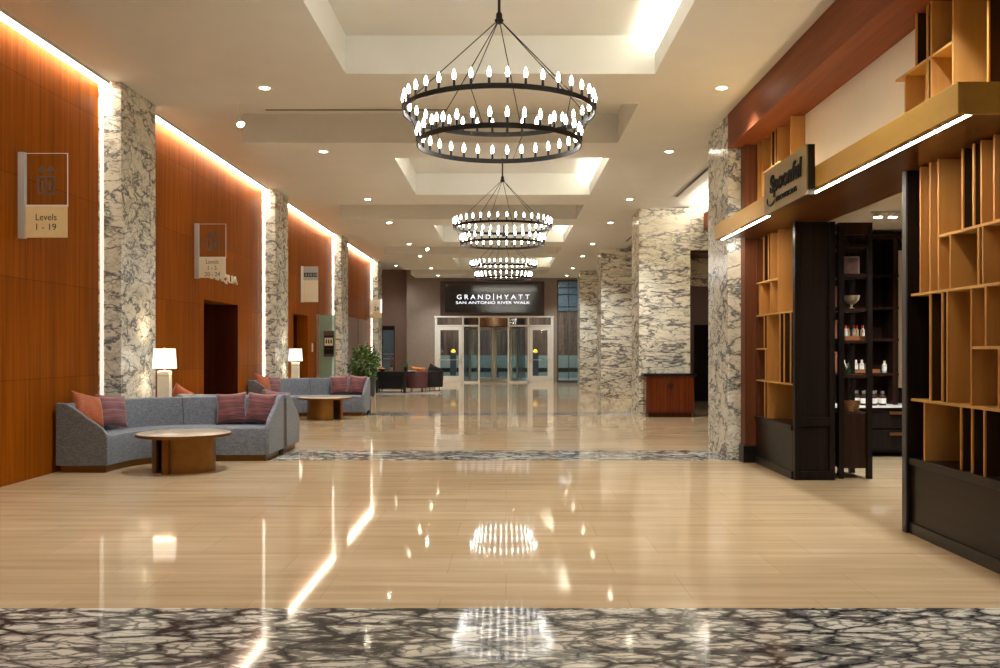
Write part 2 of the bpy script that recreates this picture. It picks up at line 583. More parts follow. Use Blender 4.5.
def dup(root, loc, label, group=None, rotz=None):
    r = root.copy()
    COL.objects.link(r)
    r.location = loc
    if rotz is not None:
        r.rotation_euler = (0, 0, rotz)
    r['label'] = label
    if group:
        r['group'] = group
    for ch in list(root.children):
        c = ch.copy()
        COL.objects.link(c)
        c.parent = r
        for g in list(ch.children):
            d = g.copy()
            COL.objects.link(d)
            d.parent = c
    return r


def text_mesh(s, width, height, depth, mats, origin, ux, uz, lift=0.0, shear=0.0, offset=0.0):
    """letters fitted to width x height, centred on origin, running along ux with up = uz"""
    cu = bpy.data.curves.new('letters', 'FONT')
    cu.body = s
    cu.align_x = 'CENTER'
    cu.extrude = 0.5
    cu.shear = shear
    cu.offset = offset
    cu.resolution_u = 4
    o = bpy.data.objects.new('letters', cu)
    COL.objects.link(o)
    dg = bpy.context.evaluated_depsgraph_get()
    me = bpy.data.meshes.new_from_object(o.evaluated_get(dg))
    bpy.data.objects.remove(o)
    bpy.data.curves.remove(cu)
    xs = [v.co.x for v in me.vertices]
    ys = [v.co.y for v in me.vertices]
    cx, cy = (min(xs) + max(xs)) / 2, (min(ys) + max(ys)) / 2
    sx, sy = width / (max(xs) - min(xs)), height / (max(ys) - min(ys))
    ux, uz = Vector(ux), Vector(uz)
    un = ux.cross(uz)
    for v in me.vertices:
        c = v.co.copy()
        v.co = Vector(origin) + ux * ((c.x - cx) * sx) + uz * ((c.y - cy) * sy) + un * (c.z * depth + lift)
    me.materials.clear()
    me.materials.append(mats)
    return me


# ------------------------------------------------------------------ room shell
PER = 8.37                       # structural bay
CY0, CD = 12.52, 1.23            # near face of the first column in view, depth
XL, XA, XR = -5.49, -5.18, 2.99  # wood wall, face of left columns, aisle face of right columns
ZC, ZP = 5.10, 4.66              # upper ceiling, dropped panels
YB = 41.4                        # far wall
YN = -3.0                        # wall behind the viewer
cols = [CY0 + PER * k for k in range(-1, 4)]

struct('floor', MB().box(-8.2, 9.5, YN, 46.5, -0.3, 0.0), M['floor'])
for k, y in enumerate(cols):
    o = part('marble_floor_strip', MB().box(XA if k else XL, 3.28 if k < 2 else 4.2, y, y + CD, -0.02, 0.0015), M['marble_floor'])
    tag(o, ['dark veined marble band across the floor nearest the camera', 'marble band across the floor beside the front sofa end',
            'marble band across the floor at the second pair of marble columns', 'marble band across the floor at the third pair of marble columns',
            'farthest marble band across the floor before the revolving door'][k], 'floor band', None, 'structure')

# left wall: boxes around two openings
wl = MB()
def wl_box(y0, y1, z0, z1):
    wl.box(XL - 0.30, XL, y0, y1, z0, z1)
E0, E1, EZ = 16.9, 19.05, 2.40       # elevator lobby opening
D0, D1, DZ = 23.95, 25.75, 2.42      # far doorway
wl_box(YN, E0, 0, ZC + 0.3); wl_box(E0, E1, EZ, ZC + 0.3); wl_box(E1, D0, 0, ZC + 0.3)
wl_box(D0, D1, DZ, ZC + 0.3); wl_box(D1, 38.9, 0, ZC + 0.3)
struct('wall_left', wl, M['wall_wood'])
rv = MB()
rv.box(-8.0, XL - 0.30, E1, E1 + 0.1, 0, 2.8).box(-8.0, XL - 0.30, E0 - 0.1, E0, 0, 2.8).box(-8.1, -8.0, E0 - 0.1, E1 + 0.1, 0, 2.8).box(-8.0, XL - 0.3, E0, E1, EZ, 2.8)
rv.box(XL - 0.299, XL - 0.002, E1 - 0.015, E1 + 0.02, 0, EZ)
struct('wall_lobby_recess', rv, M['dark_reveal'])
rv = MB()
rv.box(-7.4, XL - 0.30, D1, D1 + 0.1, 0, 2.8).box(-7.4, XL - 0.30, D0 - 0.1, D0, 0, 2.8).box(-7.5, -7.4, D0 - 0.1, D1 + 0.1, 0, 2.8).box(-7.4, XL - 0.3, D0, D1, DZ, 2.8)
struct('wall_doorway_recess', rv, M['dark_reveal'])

# back wall
bw = MB()
bw.box(-4.42, -3.2, YB, YB + 0.3, 0, ZC).box(-3.2, 2.10, YB, YB + 0.3, 2.97, ZC).box(2.10, 2.27, YB, YB + 0.3, 0, ZC).box(2.27, 9.5, YB, YB + 0.3, 4.58, ZC).box(3.3, 9.5, YB, YB + 0.3, 0, 4.58)
struct('wall_back', bw, M['taupe'])
bw = MB()
bw.box(-7.6, -5.62, 42.2, 42.5, 0, ZC).box(-5.05, -4.42, 42.2, 42.5, 0, ZC).box(-5.62, -5.05, 42.2, 42.5, 2.55, ZC).box(-4.44, -4.42, YB + 0.3, 42.3, 0, ZC)
bw.box(-7.6, -7.3, 38.9, 42.4, 0, ZC).box(-7.3, XL - 0.30, 38.8, 39.0, 0, ZC)
struct('wall_back_niche', bw, M['brown_paint'])
# behind the viewer and the right side
struct('wall_near', MB().box(-5.8, 9.5, YN - 0.3, YN, 0, ZC), M['taupe'])
wr = MB()
wr.box(3.32, 3.6, YN, 5.2, 0, ZC)
struct('wall_right', wr, M['taupe'])
wr = MB()
wr.box(9.2, 9.5, YN, YB, 0, ZC)
wr.box(3.2, 9.2, 13.72, 13.8, 0, ZC)          # shop back
struct('wall_right_far', wr, M['brown_paint'])

# ceiling: upper slab, right soffit, dropped panels with coffers
struct('ceiling', MB().box(-8.2, 9.5, YN, 46.5, ZC, ZC + 0.3), M['ceiling'])
PX0, PX1, HX0 = -4.03, 1.71, -1.84
P0, P1 = 14.25 - PER, 11.99
H0, H1 = 15.4 - PER, 19.05 - PER
pn = MB()
cof = []
for k in range(-1, 5):
    d = PER * k
    y0, y1, h0, h1 = P0 + d, P1 + d, H0 + d, H1 + d
    if k == 4:
        y0, y1 = P0 + d, YB
    if k == -1:
        y0 = YN
    if k == 4:
        pn.box(PX0, PX1, y0, y1, ZP, ZC)
        continue
    if k >= -1:
        cof.append((h0, h1))
        pn.box(PX0, HX0, y0, y1, ZP, ZC)
        pn.box(HX0, PX1, y0, h0, ZP, ZC).box(HX0, PX1, h1, y1, ZP, ZC)
# soffit right of the panels; it carries a lip in front of the light pocket of every coffer
ys = [YN]
for h0, h1 in cof:
    pn.box(PX1, 3.75, ys[-1], h0, ZP, ZC)
    pn.box(PX1, 1.80, h0, h1, ZP, ZP + 0.24).box(1.80, 2.25, h0, h1, ZP, ZP + 0.06).box(2.25, 3.75, h0, h1, ZP, ZC)
    ys.append(h1)
pn.box(PX1, 3.75, ys[-1], YB, ZP, ZC)
pn.box(3.75, 9.2, 13.8, 22.7, ZP + 0.05, ZC)
struct('ceiling_panels', pn, M['ceiling'])
M['coffer_led_soft'] = emit('coffer_led_soft', rgb(255, 246, 228), 16.0)  # for unseen strips added to brighten the far faces of the coffers
for i, (h0, h1) in enumerate(cof):
    o = part('coffer_edge_light', MB().box(HX0 + 0.1, PX1 - 0.1, h0 + 0.002, h0 + 0.04, ZP + 0.05, ZP + 0.09), M['coffer_led_soft'])
    tag(o, ['light strip on the near edge of the ceiling coffer above the camera', 'light strip on the near edge of the coffer over the nearest chandelier',
            'light strip on the near edge of the second ceiling coffer', 'light strip on the near edge of the third ceiling coffer', 'light strip on the near edge of the farthest ceiling coffer'][i], 'light strip', 'coffer edge light strips')
    o = part('coffer_light', MB().box(2.05, 2.13, h0 + 0.05, h1 - 0.05, ZP + 0.07, ZP + 0.10), M['coffer_led'])  # the first, above the camera, is unseen and added for its light
    tag(o, ['hidden light strip in the ceiling coffer above the camera', 'hidden light strip in the ceiling coffer over the nearest chandelier', 'hidden light strip in the second ceiling coffer from the camera',
            'hidden light strip in the third ceiling coffer from the camera', 'hidden light strip in the farthest ceiling coffer'][i], 'light strip', 'coffer light strips')

# left cove lights along the top of the wood wall, upright glow strips imitating the light wash on the column edges
bays = [(cols[0] + CD, cols[1])] + [(cols[i] + CD, cols[i + 1]) for i in range(1, 4)]
names = ['over the front wood wall panel with the sign Levels 1 - 19', 'over the wood wall panel with the dark elevator opening', 'over the wood wall with the green glass door', 'over the farthest wood wall panel']
for i, (a, b) in enumerate(bays):
    t = thing('cove_light', (XL, (a + b) / 2, 5.1), 'glowing cove light ' + names[i], 'light strip', 'cove lights on the left wall')
    part('diffuser', MB().box(XL + 0.012, XL + 0.150, a + 0.02, b - 0.02, ZC - 0.035, ZC - 0.002), M['cove'], t)
    part('trim_rail', MB().box(XL + 0.151, XL + 0.167, a + 0.02, b - 0.02, ZC - 0.04, ZC - 0.001), M['ceiling'], t)
which = ['first', 'second', 'third', 'fourth']
for i, y in enumerate(cols[1:]):
    o = part('column_light', MB().box(XL + 0.03, XL + 0.075, y - 0.018, y - 0.002, 0.25, ZC - 0.06), M['cove_side'] if i else M['cove_side_dim'])  # glowing strip stands in for light grazing the marble edge
    tag(o, 'upright light line where the wood wall meets the %s marble column on the left' % which[i], 'light strip', 'upright column lights')

# marble columns
for i, y in enumerate(cols):
    m = MB().box(XL - 0.05, XA, y, y + CD, 0, ZC)
    if i == 0:
        continue
    struct('column', m, M['marble'], 'tall marble column on the left wall, %s from the camera' % which[i - 1], 'column', bev=0.006)
for i, y in enumerate(cols):
    if i == 0:
        continue
    x1 = 3.17 if i == 1 else 4.14
    m = MB().box(XR, x1 if i > 1 else 3.24, y, y + CD, 0, ZP)
    struct('column', m, M['marble'] if i == 1 else M['marble_cross'], ['narrow veined marble column at the end of the shop front', 'wide cream marble column behind the wooden console cabinet',
           'wide marble column on the right, second behind the console cabinet', 'farthest marble column on the right beside the tall dark window'][i - 1], 'column', bev=0.006)

# passage between the first and second right column
ps = MB()
ps.box(4.14, 9.2, 21.05, 21.5, 3.74, ZP + 0.05)
struct('wall_passage', ps, M['marble_cross'])
struct('wall_passage_header', MB().box(4.14, 9.2, 22.4, 22.7, 3.02, 3.74), M['marble_cross'])
struct('trim_1', MB().box(4.14, 9.2, 21.10, 22.4, 3.68, 3.735), M['dark_reveal'])
struct('wall_passage_end', MB().box(4.9, 9.2, 27.0, 27.2, 0, ZP).box(4.14, 4.3, 22.4, 41.4, 0, ZP), M['brown_paint'])
struct('trim_2', MB().box(4.44, 4.8, 14.0, 20.9, 4.17, 4.54), M['red_wood'])
o = part('beam_light', MB().box(4.5, 4.7, 16.5, 20.6, 4.545, 4.57), M['coffer_led'])
tag(o, 'light strip on top of the short wood beam behind the first right column', 'light strip')
o = part('passage_door', MB().box(5.45, 5.95, 26.93, 26.99, 0, 2.2), M['ebony'])
tag(o, 'dark door at the end of the passage right of the console cabinet', 'door')

# wood beam above the shop front, pilaster, transom wall
struct('trim_3', MB().box(2.985, 3.45, 2.0, 12.515, 4.20, ZP - 0.002), M['red_wood'])
struct('wall_transom', MB().box(3.46, 3.62, 7.4, 10.75, 3.16, 4.655), M['cream'])
struct('trim_4', MB().box(3.16, 3.36, 12.30, 12.515, 0.22, 4.20), M['red_wood_up'])
struct('baseboard_right', MB().box(3.13, 3.40, 12.26, 12.51, 0, 0.22), M['black'])

# ------------------------------------------------------------------ shop front
t = thing('shop_canopy', (3.2, 9.1, 2.957), 'long golden canopy over the shop entrance with a light line under its edge', 'canopy')
part('fascia', MB().box(2.80, 2.83, 5.76, 12.50, 2.957, 3.157), M['canopy_gold'], t, 0.003)
part('fascia_end', MB().box(2.83, 3.285, 5.76, 5.79, 2.957, 3.157), M['canopy_gold'], t, 0.002)
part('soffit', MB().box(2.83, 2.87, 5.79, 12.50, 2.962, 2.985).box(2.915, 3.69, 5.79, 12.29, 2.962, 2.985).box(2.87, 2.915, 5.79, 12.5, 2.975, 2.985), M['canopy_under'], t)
part('top_board', MB().box(2.83, 3.69, 5.79, 12.29, 3.13, 3.15), M['canopy_gold'], t)
part('uplight_line', MB().box(3.22, 3.26, 7.7, 12.2, 3.151, 3.158), emit('canopy_uplight', rgb(255, 236, 205), 9.0), t)  # strip added on the canopy top to brighten the transom wall and shelves
part('light_line', MB().box(2.880, 2.905, 5.83, 12.45, 2.961, 2.972), M['canopy_led'], t)

t = thing('shop_sign', (2.76, 9.22, 2.9), 'bronze rectangular sign reading Spoonful fixed to the golden canopy', 'sign')
part('board', MB().box(2.72, 2.735, 8.42, 9.80, 2.90, 3.355), M['sign_board'], t, 0.002)
part('backing', MB().box(2.736, 2.798, 8.42, 9.80, 2.90, 3.355), M['black'], t)
ux, uz = (0, -1, 0), (0, 0, 1)
put('lettering', text_mesh('Spoonful', 1.02, 0.235, 0.012, M['sign_ink'], Vector((2.714, 9.05, 3.155)) - base_of(t), ux, uz, 0.0, 0.12, 0.025), t)
put('lettering', text_mesh('PROVISIONS', 0.66, 0.048, 0.010, M['sign_ink'], Vector((2.715, 9.02, 3.005)) - base_of(t), ux, uz, 0.0, 0.0, 0.006), t)
sp = []
for i in range(13):
    a = PI * (1.0 + i / 12.0)
    sp.append((2.714, 9.53 - 0.13 * math.cos(a) - 0.0, 3.02 + 0.045 * math.sin(a)))
part('spoon_emblem', MB().tube(sp, [0.004 + 0.006 * math.sin(PI * i / 12) for i in range(13)], 6).ball((2.716, 9.675, 3.035), 0.022, 10, (0.3, 1, 1.3)), M['black'], t)

SX, SD = 3.30, 0.45      # shelf front plane and depth


def divider(parent, y, z0, z1, tone):
    m = MB()
    m.cur = 0
    m.box(SX, SX + 0.012, y - 0.011, y + 0.011, z0, z1)
    m.cur = 1 if tone == 'd' else 0  # dark tone puts the deep shade of some slots into the face colour
    m.box(SX + 0.012, SX + SD, y - 0.010, y + 0.010, z0, z1)
    part('divider', m, [M['gold_panel'], M['bronze_panel']], parent)


def board(parent, y0, y1, z, xf=SX):
    part('shelf', MB().box(xf, SX + SD, y0, y1, z - 0.010, z + 0.010), M['gold_board'], parent)


def lattice(label, y0, y1, z0, z1, boards, divs, base=None, ends=()):
    t = thing('display_shelf', ((SX + SD / 2), (y0 + y1) / 2, 0 if base else z0), label, 'display shelf', 'gold display shelves of the shop front')
    for a in boards:
        board(t, *a)
    for a in divs:
        divider(t, *a)
    part('back_panel', MB().box(SX + SD + 0.002, SX + SD + 0.02, y0, y1, z0, z1), M['ebony'], t)
    for (y, mat) in ends:
        part('side_panel', MB().box(SX, SX + SD, y - 0.02, y + 0.02, z0, z1), M[mat], t)
    if base:
        part('base_cabinet', MB().box(SX + 0.0, SX + SD + 0.02, y0, y1, 0.09, base - 0.06), M['ebony_flat'], t, 0.004)
        part('base_top', MB().box(SX - 0.02, SX + SD + 0.02, y0, y1, base - 0.06, base), M['ebony_flat'], t, 0.004)
        part('toe_kick', MB().box(SX - 0.015, SX + SD, y0, y1, 0, 0.09), M['black'], t)
    return t


fy0, fy1 = 10.71, 12.28
lattice('gold display shelf with dark base between the marble column and the shop doorway', fy0, fy1, 0.62, 2.95,
        [(11.28, fy1, 2.36), (fy0, fy1, 1.936), (11.76, fy1, 1.50), (fy0, fy1, 1.09)],
        [(11.92, 2.37, 2.95, 'd'), (11.71, 2.37, 2.95, 'd'), (11.60, 2.37, 2.95, 'g'), (11.28, 1.946, 2.95, 'g'),
         (12.12, 1.946, 2.35, 'g'), (11.61, 1.946, 2.35, 'g'),
         (11.84, 1.10, 1.49, 'd'), (11.90, 1.51, 1.926, 'd'), (11.76, 1.10, 1.926, 'g'), (11.22, 1.10, 1.926, 'd'), (11.05, 1.10, 1.926, 'd'), (10.80, 1.10, 1.926, 'd'),
         (11.88, 0.62, 1.08, 'd'), (11.76, 0.62, 1.08, 'g')], 0.62, [(12.262, 'red_wood_up')])
ny0, ny1 = 5.3, 7.58
lattice('gold display shelf with dark base at the right edge of the photo', ny0, ny1, 0.62, 2.95,
        [(ny0, 7.10, 2.36), (ny0, ny1, 1.94), (ny0, 6.58, 1.51), (ny0, ny1, 1.088)],
        [(7.41, 1.95, 2.95, 'g'), (7.24, 1.95, 2.95, 'g'), (7.10, 1.95, 2.95, 'g'), (6.73, 2.37, 2.95, 'd'), (6.57, 2.37, 2.95, 'd'), (6.46, 2.37, 2.95, 'g'), (6.29, 2.37, 2.95, 'g'),
         (6.91, 1.95, 2.35, 'g'), (6.50, 1.95, 2.35, 'd'), (6.44, 1.95, 2.35, 'g'), (6.0, 1.95, 2.35, 'g'),
         (7.24, 1.098, 1.93, 'd'), (7.04, 1.098, 1.93, 'd'), (6.96, 1.098, 1.93, 'g'), (6.60, 1.098, 1.93, 'g'), (6.40, 1.52, 1.93, 'g'), (6.23, 1.098, 1.50, 'g'), (5.8, 1.098, 1.93, 'g'),
         (7.34, 0.62, 1.078, 'g'), (6.75, 0.62, 1.078, 'd'), (6.59, 0.62, 1.078, 'd'), (6.42, 0.62, 1.078, 'd'), (6.0, 0.62, 1.078, 'g')], 0.62)
lattice('gold display shelf above the canopy beside the marble column', 10.78, 12.28, 3.16, 4.20,
        [(11.2, 11.96, 3.76)],
        [(12.2, 3.16, 4.20, 'g'), (11.98, 3.16, 4.20, 'g'), (11.58, 3.16, 4.20, 'd'), (11.42, 3.16, 4.20, 'd'), (11.32, 3.16, 4.20, 'g'), (10.79, 3.16, 4.2, 'g')], None, [(12.262, 'red_wood_up')])
lattice('gold display shelf above the canopy at the top right of the photo', 5.3, 7.45, 3.16, 4.20,
        [(6.87, 7.88, 3.77)],
        [(7.49, 3.78, 4.20, 'd'), (7.69, 3.16, 3.76, 'g'), (7.29, 3.16, 4.20, 'd'), (7.22, 3.16, 4.20, 'g'), (6.87, 3.16, 4.20, 'g'), (6.37, 3.16, 4.20, 'd'), (5.9, 3.16, 4.2, 'g')])

# dark jamb panels of the shop doorway
t = thing('door_jamb_panel', (3.53, 10.65, 0), 'tall dark panelled jamb on the far side of the shop doorway', 'door jamb')
part('panel', MB().box(3.30, 3.76, 10.645, 10.705, 0, 2.955), M['ebony'], t)
part('rail', MB().box(3.36, 3.70, 10.62, 10.644, 0.62, 0.72).box(3.30, 3.36, 10.62, 10.644, 0, 2.955).box(3.70, 3.76, 10.62, 10.644, 0, 2.955).box(3.36, 3.70, 10.62, 10.644, 0, 0.1), M['ebony'], t, 0.003)
t = thing('door_post', (3.5, 7.62, 0), 'tall black post at the near side of the shop doorway', 'door post')
part('post', MB().box(3.275, 3.76, 7.585, 7.66, 0, 2.955), M['ebony'], t, 0.003)
part('edge_trim', MB().box(3.262, 3.274, 7.585, 7.66, 0, 2.955), M['planter'], t)

# ------------------------------------------------------------------ shop interior
struct('ceiling_shop', MB().box(3.70, 9.2, 5.0, 13.72, 3.20, 3.3), M['cream'])
struct('wall_shop_near', MB().box(3.62, 9.2, 4.9, 5.0, 0, 3.2), M['cream'])
t = thing('shop_spotlight', (4.69, 11.5, 3.2), 'pair of white spotlights on the shop ceiling', 'spotlight')
part('bar', MB().box(4.52, 4.86, 11.48, 11.52, 3.18, 3.199), M['white_trim'], t)
for x in (4.60, 4.78):
    h = part('head', MB().lathe([(0.03, 0), (0.05, -0.01), (0.055, -0.05), (0.05, -0.05)], 16, (x, 11.5, 3.18)), M['white_trim'], t, 0, 40)
    part('lens', MB().lathe([(0.0, -0.052), (0.049, -0.052), (0.049, -0.056), (0, -0.056)], 16, (x, 11.5, 3.18)), M['lens'], h)

# wall unit with counter
t = thing('shop_wall_unit', (5.6, 13.3, 0), 'dark wall shelving with a white counter inside the shop', 'shelving')
part('carcass', MB().box(4.35, 7.6, 13.62, 13.70, 0.71, 3.12).box(4.35, 4.39, 13.2, 13.62, 0.71, 3.12).box(5.50, 5.56, 13.2, 13.62, 0.71, 3.12).box(7.56, 7.6, 13.2, 13.62, 0.71, 3.12).box(4.35, 7.6, 13.2, 13.62, 3.06, 3.12), M['shop_wood'], t)
for z in (1.16, 1.65, 2.10, 2.56):
    part('shelf', MB().box(4.39, 7.56, 13.22, 13.62, z - 0.04, z), M['shop_wood'], t)
part('counter_top', MB().box(4.35, 7.6, 12.88, 13.70, 0.685, 0.71), M['white_trim'], t)
part('base_cabinet', MB().box(4.35, 7.6, 12.95, 13.70, 0.06, 0.685), M['ebony'], t)
for zz in ((0.40, 0.66), (0.10, 0.37)):
    d = part('drawer', MB().box(5.02, 5.75, 12.925, 12.949, zz[0], zz[1]), M['ebony'], t, 0.004)
    part('handle', MB().box(5.32, 5.56, 12.885, 12.924, zz[1] - 0.07, zz[1] - 0.03), M['brass'], d, 0.006)
part('light_column', MB().box(5.585, 5.63, 13.215, 13.24, 0.95, 2.9), emit('shelf_upright_led', rgb(255, 220, 170), 0.05, rgb(110, 90, 66)), t)

# free-standing display case by the jamb
t = thing('display_case', (4.08, 11.1, 0), 'dark open display case with shelves just inside the shop doorway', 'display case')
X0, X1, Y0, Y1 = 3.872, 4.20, 10.76, 11.30
for (x, y) in ((X0, Y0), (X1, Y0), (X0, Y1), (X1, Y1)):
    part('post', MB().box(x - 0.03, x + 0.03, y - 0.03, y + 0.03, 0, 2.93), M['ebony'], t, 0.003)
part('top_frame', MB().box(X0 - 0.03, X1 + 0.03, Y0 - 0.03, Y1 + 0.03, 2.93, 2.96).box(X0 + 0.03, X1 - 0.03, Y0 - 0.03, Y0 + 0.03, 2.82, 2.93), M['shop_wood'], t)
for z in (1.20, 1.60, 1.97, 2.37, 2.70):
    part('shelf', MB().box(X0 - 0.02, X1 + 0.02, Y0 - 0.02, Y1 + 0.02, z - 0.03, z), M['shop_wood'], t)
part('cabinet', MB().box(X0 + 0.0, X1 + 0.0, Y0 + 0.0, Y1, 0.12, 0.76), M['shop_wood'], t, 0.003)

t = thing('framed_picture', (4.12, 11.05, 2.37), 'small framed picture leaning on the top shelf of the display case', 'picture')
part('frame', MB().box(3.97, 4.20, 11.05, 11.07, 2.372, 2.60), M['steel'], t, 0.003)
part('print', MB().box(3.985, 4.185, 11.044, 11.05, 2.387, 2.585), M['picture'], t)
o = part('footed_bowl', MB().lathe([(0.045, 0), (0.04, 0.008), (0.012, 0.02), (0.012, 0.05), (0.05, 0.07), (0.085, 0.11), (0.095, 0.16), (0.09, 0.16), (0.08, 0.115), (0.045, 0.08), (0.0, 0.07)], 24, (4.08, 10.98, 1.971)), M['bowl_glass'], None, 0, 50)
tag(o, 'pale footed glass bowl on a shelf of the display case', 'bowl')


def bottle(name, loc, h, r, body_mat, cap_mat, label, cat, group):
    t = thing(name, loc, label, cat, group)
    part('body', MB().lathe([(r * 0.9, 0), (r, 0.004), (r, h * 0.62), (r * 0.9, h * 0.70), (r * 0.42, h * 0.78), (r * 0.42, h * 0.82)], 14), body_mat, t, 0, 50, False)
    part('cap', MB().lathe([(r * 0.5, h * 0.815), (r * 0.5, h), (r * 0.42, h * 1.01)], 12), cap_mat, t, 0, 50, False)
    part('label', MB().lathe([(r * 1.015, h * 0.15), (r * 1.015, h * 0.5)], 14, (0, 0, 0)), M['paper'], t, 0, 50, False)
    return t


def tray(loc, wx, wy, label):
    x, y, z = loc
    o = part('wooden_tray', MB().box(x - wx / 2, x + wx / 2, y - wy / 2, y + wy / 2, z, z + 0.012).box(x - wx / 2, x + wx / 2, y - wy / 2, y - wy / 2 + 0.012, z + 0.012, z + 0.05).box(x - wx / 2, x + wx / 2, y + wy / 2 - 0.012, y + wy / 2, z + 0.012, z + 0.05).box(x - wx / 2, x - wx / 2 + 0.012, y - wy / 2 + 0.012, y + wy / 2 - 0.012, z + 0.012, z + 0.05).box(x + wx / 2 - 0.012, x + wx / 2, y - wy / 2 + 0.012, y + wy / 2 - 0.012, z + 0.012, z + 0.05), M['tray_wood'])
    return tag(o, label, 'tray')


tray((4.07, 10.90, 1.601), 0.27, 0.2, 'wooden tray under the red-capped bottles in the display case')
proto = None
order = ['leftmost', 'second', 'third', 'fourth', 'rightmost']
for i in range(5):
    loc = (3.97 + 0.05 * i, 10.875 + (0.05 if i % 2 else 0), 1.614)
    lb = 'red-capped bottle with white label in the display case, %s of five' % (order[i] if i in (0, 4) else order[i] + ' from left')
    if proto is None:
        proto = bottle('sauce_bottle', loc, 0.16, 0.022, M['jar_white'], M['red_cap'], lb, 'bottle', 'red-capped bottles in the display case')
    else:
        dup(proto, loc, lb)
tray((5.06, 13.30, 1.161), 0.52, 0.16, 'long wooden tray under pale bottles on the shop wall shelf')
proto = None
for i in range(6):
    loc = (4.84 + 0.085 * i, 13.32, 1.174) if i < 5 else (5.42, 13.32, 1.161)
    lb = ('pale bottle standing alone at the right end of the shop wall shelf' if i == 5 else
          'pale bottle in the wooden tray on the shop wall shelf, %s of five' % (order[i] if i in (0, 4) else order[i] + ' from left'))
    if proto is None:
        proto = bottle('cream_bottle', loc, 0.17, 0.034, M['jar_white'], M['jar_white'], lb, 'bottle', 'pale bottles on the shop wall shelf')
    else:
        dup(proto, loc, lb)
proto = None
for i in range(6):
    r_, q = divmod(i, 3)
    loc = (4.96 + 0.13 * q + 0.05 * r_, 13.02 + 0.14 * (1 - r_), 0.711)
    lb = 'dark jar with white label on the shop counter, %s of the %s row' % (['left', 'middle', 'right'][q], ['back', 'front'][r_])
    if proto is None:
        proto = bottle('preserve_jar', loc, 0.20, 0.05, M['jar_dark'], M['steel'], lb, 'jar', 'jars on the shop counter')
    else:
        dup(proto, loc, lb)
bk = MB().lathe([(0.085, 0), (0.10, 0.10), (0.105, 0.13), (0.095, 0.13), (0.085, 0.02), (0, 0.015)], 20, (4.06, 10.95, 0.761))
for i in range(5):
    bk.lathe([(0.088 + 0.003 * i + 0.006 * math.cos(q * PI / 3), 0.015 + 0.025 * i + 0.006 * math.sin(q * PI / 3)) for q in range(6)], 20, (4.06, 10.95, 0.761), closed=True)
o = part('wicker_basket', bk, M['wicker'], None, 0, 50)
tag(o, 'small wicker basket on the display case cabinet', 'basket')
lf = MB()
for i in range(44):
    a, e = rnd.uniform(0, 2 * PI), rnd.uniform(0.0, 1.1)
    L = rnd.uniform(0.10, 0.17)
    d = Vector((math.cos(a) * math.cos(e), math.sin(a) * math.cos(e), math.sin(e)))
    s = d.cross(Vector((0, 0, 1))).normalized() * 0.014
    b0 = Vector((3.97, 10.86, 1.205))
    lf.add([b0, b0 + d * L * .5 + s, b0 + d * L, b0 + d * L * .5 - s], [(0, 1, 2, 3)])
o = part('herb_bunch', lf, M['leaf'])
tag(o, 'bunch of green herbs on a shelf of the display case', 'herbs')

for i, (z, h_) in enumerate(((1.161, 0.30), (1.651, 0.26), (2.101, 0.30))):
    t = thing('storage_box', (4.70, 13.42, z), 'terracotta box on the %s shelf behind the shop door jamb' % ['lowest', 'middle', 'top'][i], 'box', 'terracotta boxes on the shop wall shelves')
    part('box_body', MB().box(4.58, 4.78, 13.34, 13.54, z, z + h_ - 0.05), plain('terracotta_card', rgb(150, 84, 58), 0.6, 0, 0.1, 8), t, 0.004)
    part('lid', MB().box(4.575, 4.785, 13.335, 13.545, z + h_ - 0.05, z + h_), M['tray_wood'], t, 0.004)

# ------------------------------------------------------------------ chandeliers
def chandelier(cx, cy, label):
    t = thing('chandelier', (cx, cy, 3.44), label, 'chandelier', 'two-tier candle ring chandeliers')
    zt, zl, rt, rl = 3.745, 3.44, 0.90, 0.77
    part('canopy_plate', MB().lathe([(0.09, 0), (0.09, -0.02), (0.03, -0.05)], 20, (cx, cy, ZC)), M['black_metal'], t, 0, 40)
    part('stem', MB().cyl(cx, cy, 4.64, ZC - 0.02, 0.014, 12), M['black_metal'], t)
    part('hub', MB().lathe([(0.015, 0.08), (0.03, 0.06), (0.03, 0.02), (0.045, 0.0), (0.03, -0.03), (0.0, -0.04)], 16, (cx, cy, 4.62)), M['black_metal'], t, 0, 40)
    for z, r, nm in ((zt, rt, 'upper_ring'), (zl, rl, 'lower_ring')):
        part(nm, MB().lathe([(r, -0.023), (r + 0.012, -0.023), (r + 0.012, 0.023), (r, 0.023)], 72, (cx, cy, z), closed=True), M['black_metal'], t, 0, 40)
    for j in range(6):
        a = 2 * PI * (j + 0.25) / 6
        p = (cx + rt * math.cos(a), cy + rt * math.sin(a))
        part('hanging_rod', MB().tube([(cx, cy, 4.63), (p[0], p[1], zt + 0.02)], 0.005, 6), M['black_metal'], t)
        q = (cx + rl * math.cos(a + 0.08), cy + rl * math.sin(a + 0.08))
        part('link_rod', MB().tube([(p[0], p[1], zt - 0.02), (q[0], q[1], zl + 0.02)], 0.004, 6), M['black_metal'], t)
    cm = MB().lathe([(0.013, -0.01), (0.013, 0.0), (0.011, 0.045), (0.013, 0.05)], 8)
    cup = cm.mesh('candle_cup', M['black_metal'], 40)
    bm_ = MB().lathe([(0.0, 0.0), (0.010, 0.002), (0.017, 0.025), (0.018, 0.04), (0.012, 0.068), (0.004, 0.088), (0, 0.092)], 10)
    bulb = bm_.mesh('bulb', M['bulb'], 60)
    for z, r, n in ((zt, rt, 36), (zl, rl, 32)):
        for j in range(n):
            a = 2 * PI * (j + 0.5) / n
            c = put('candle_cup', cup, t)
            c.location = Vector((cx + (r + 0.006) * math.cos(a), cy + (r + 0.006) * math.sin(a), z + 0.024)) - t.location
            b = put('bulb', bulb, c)
            b.location = (0, 0, 0.05)
    return t


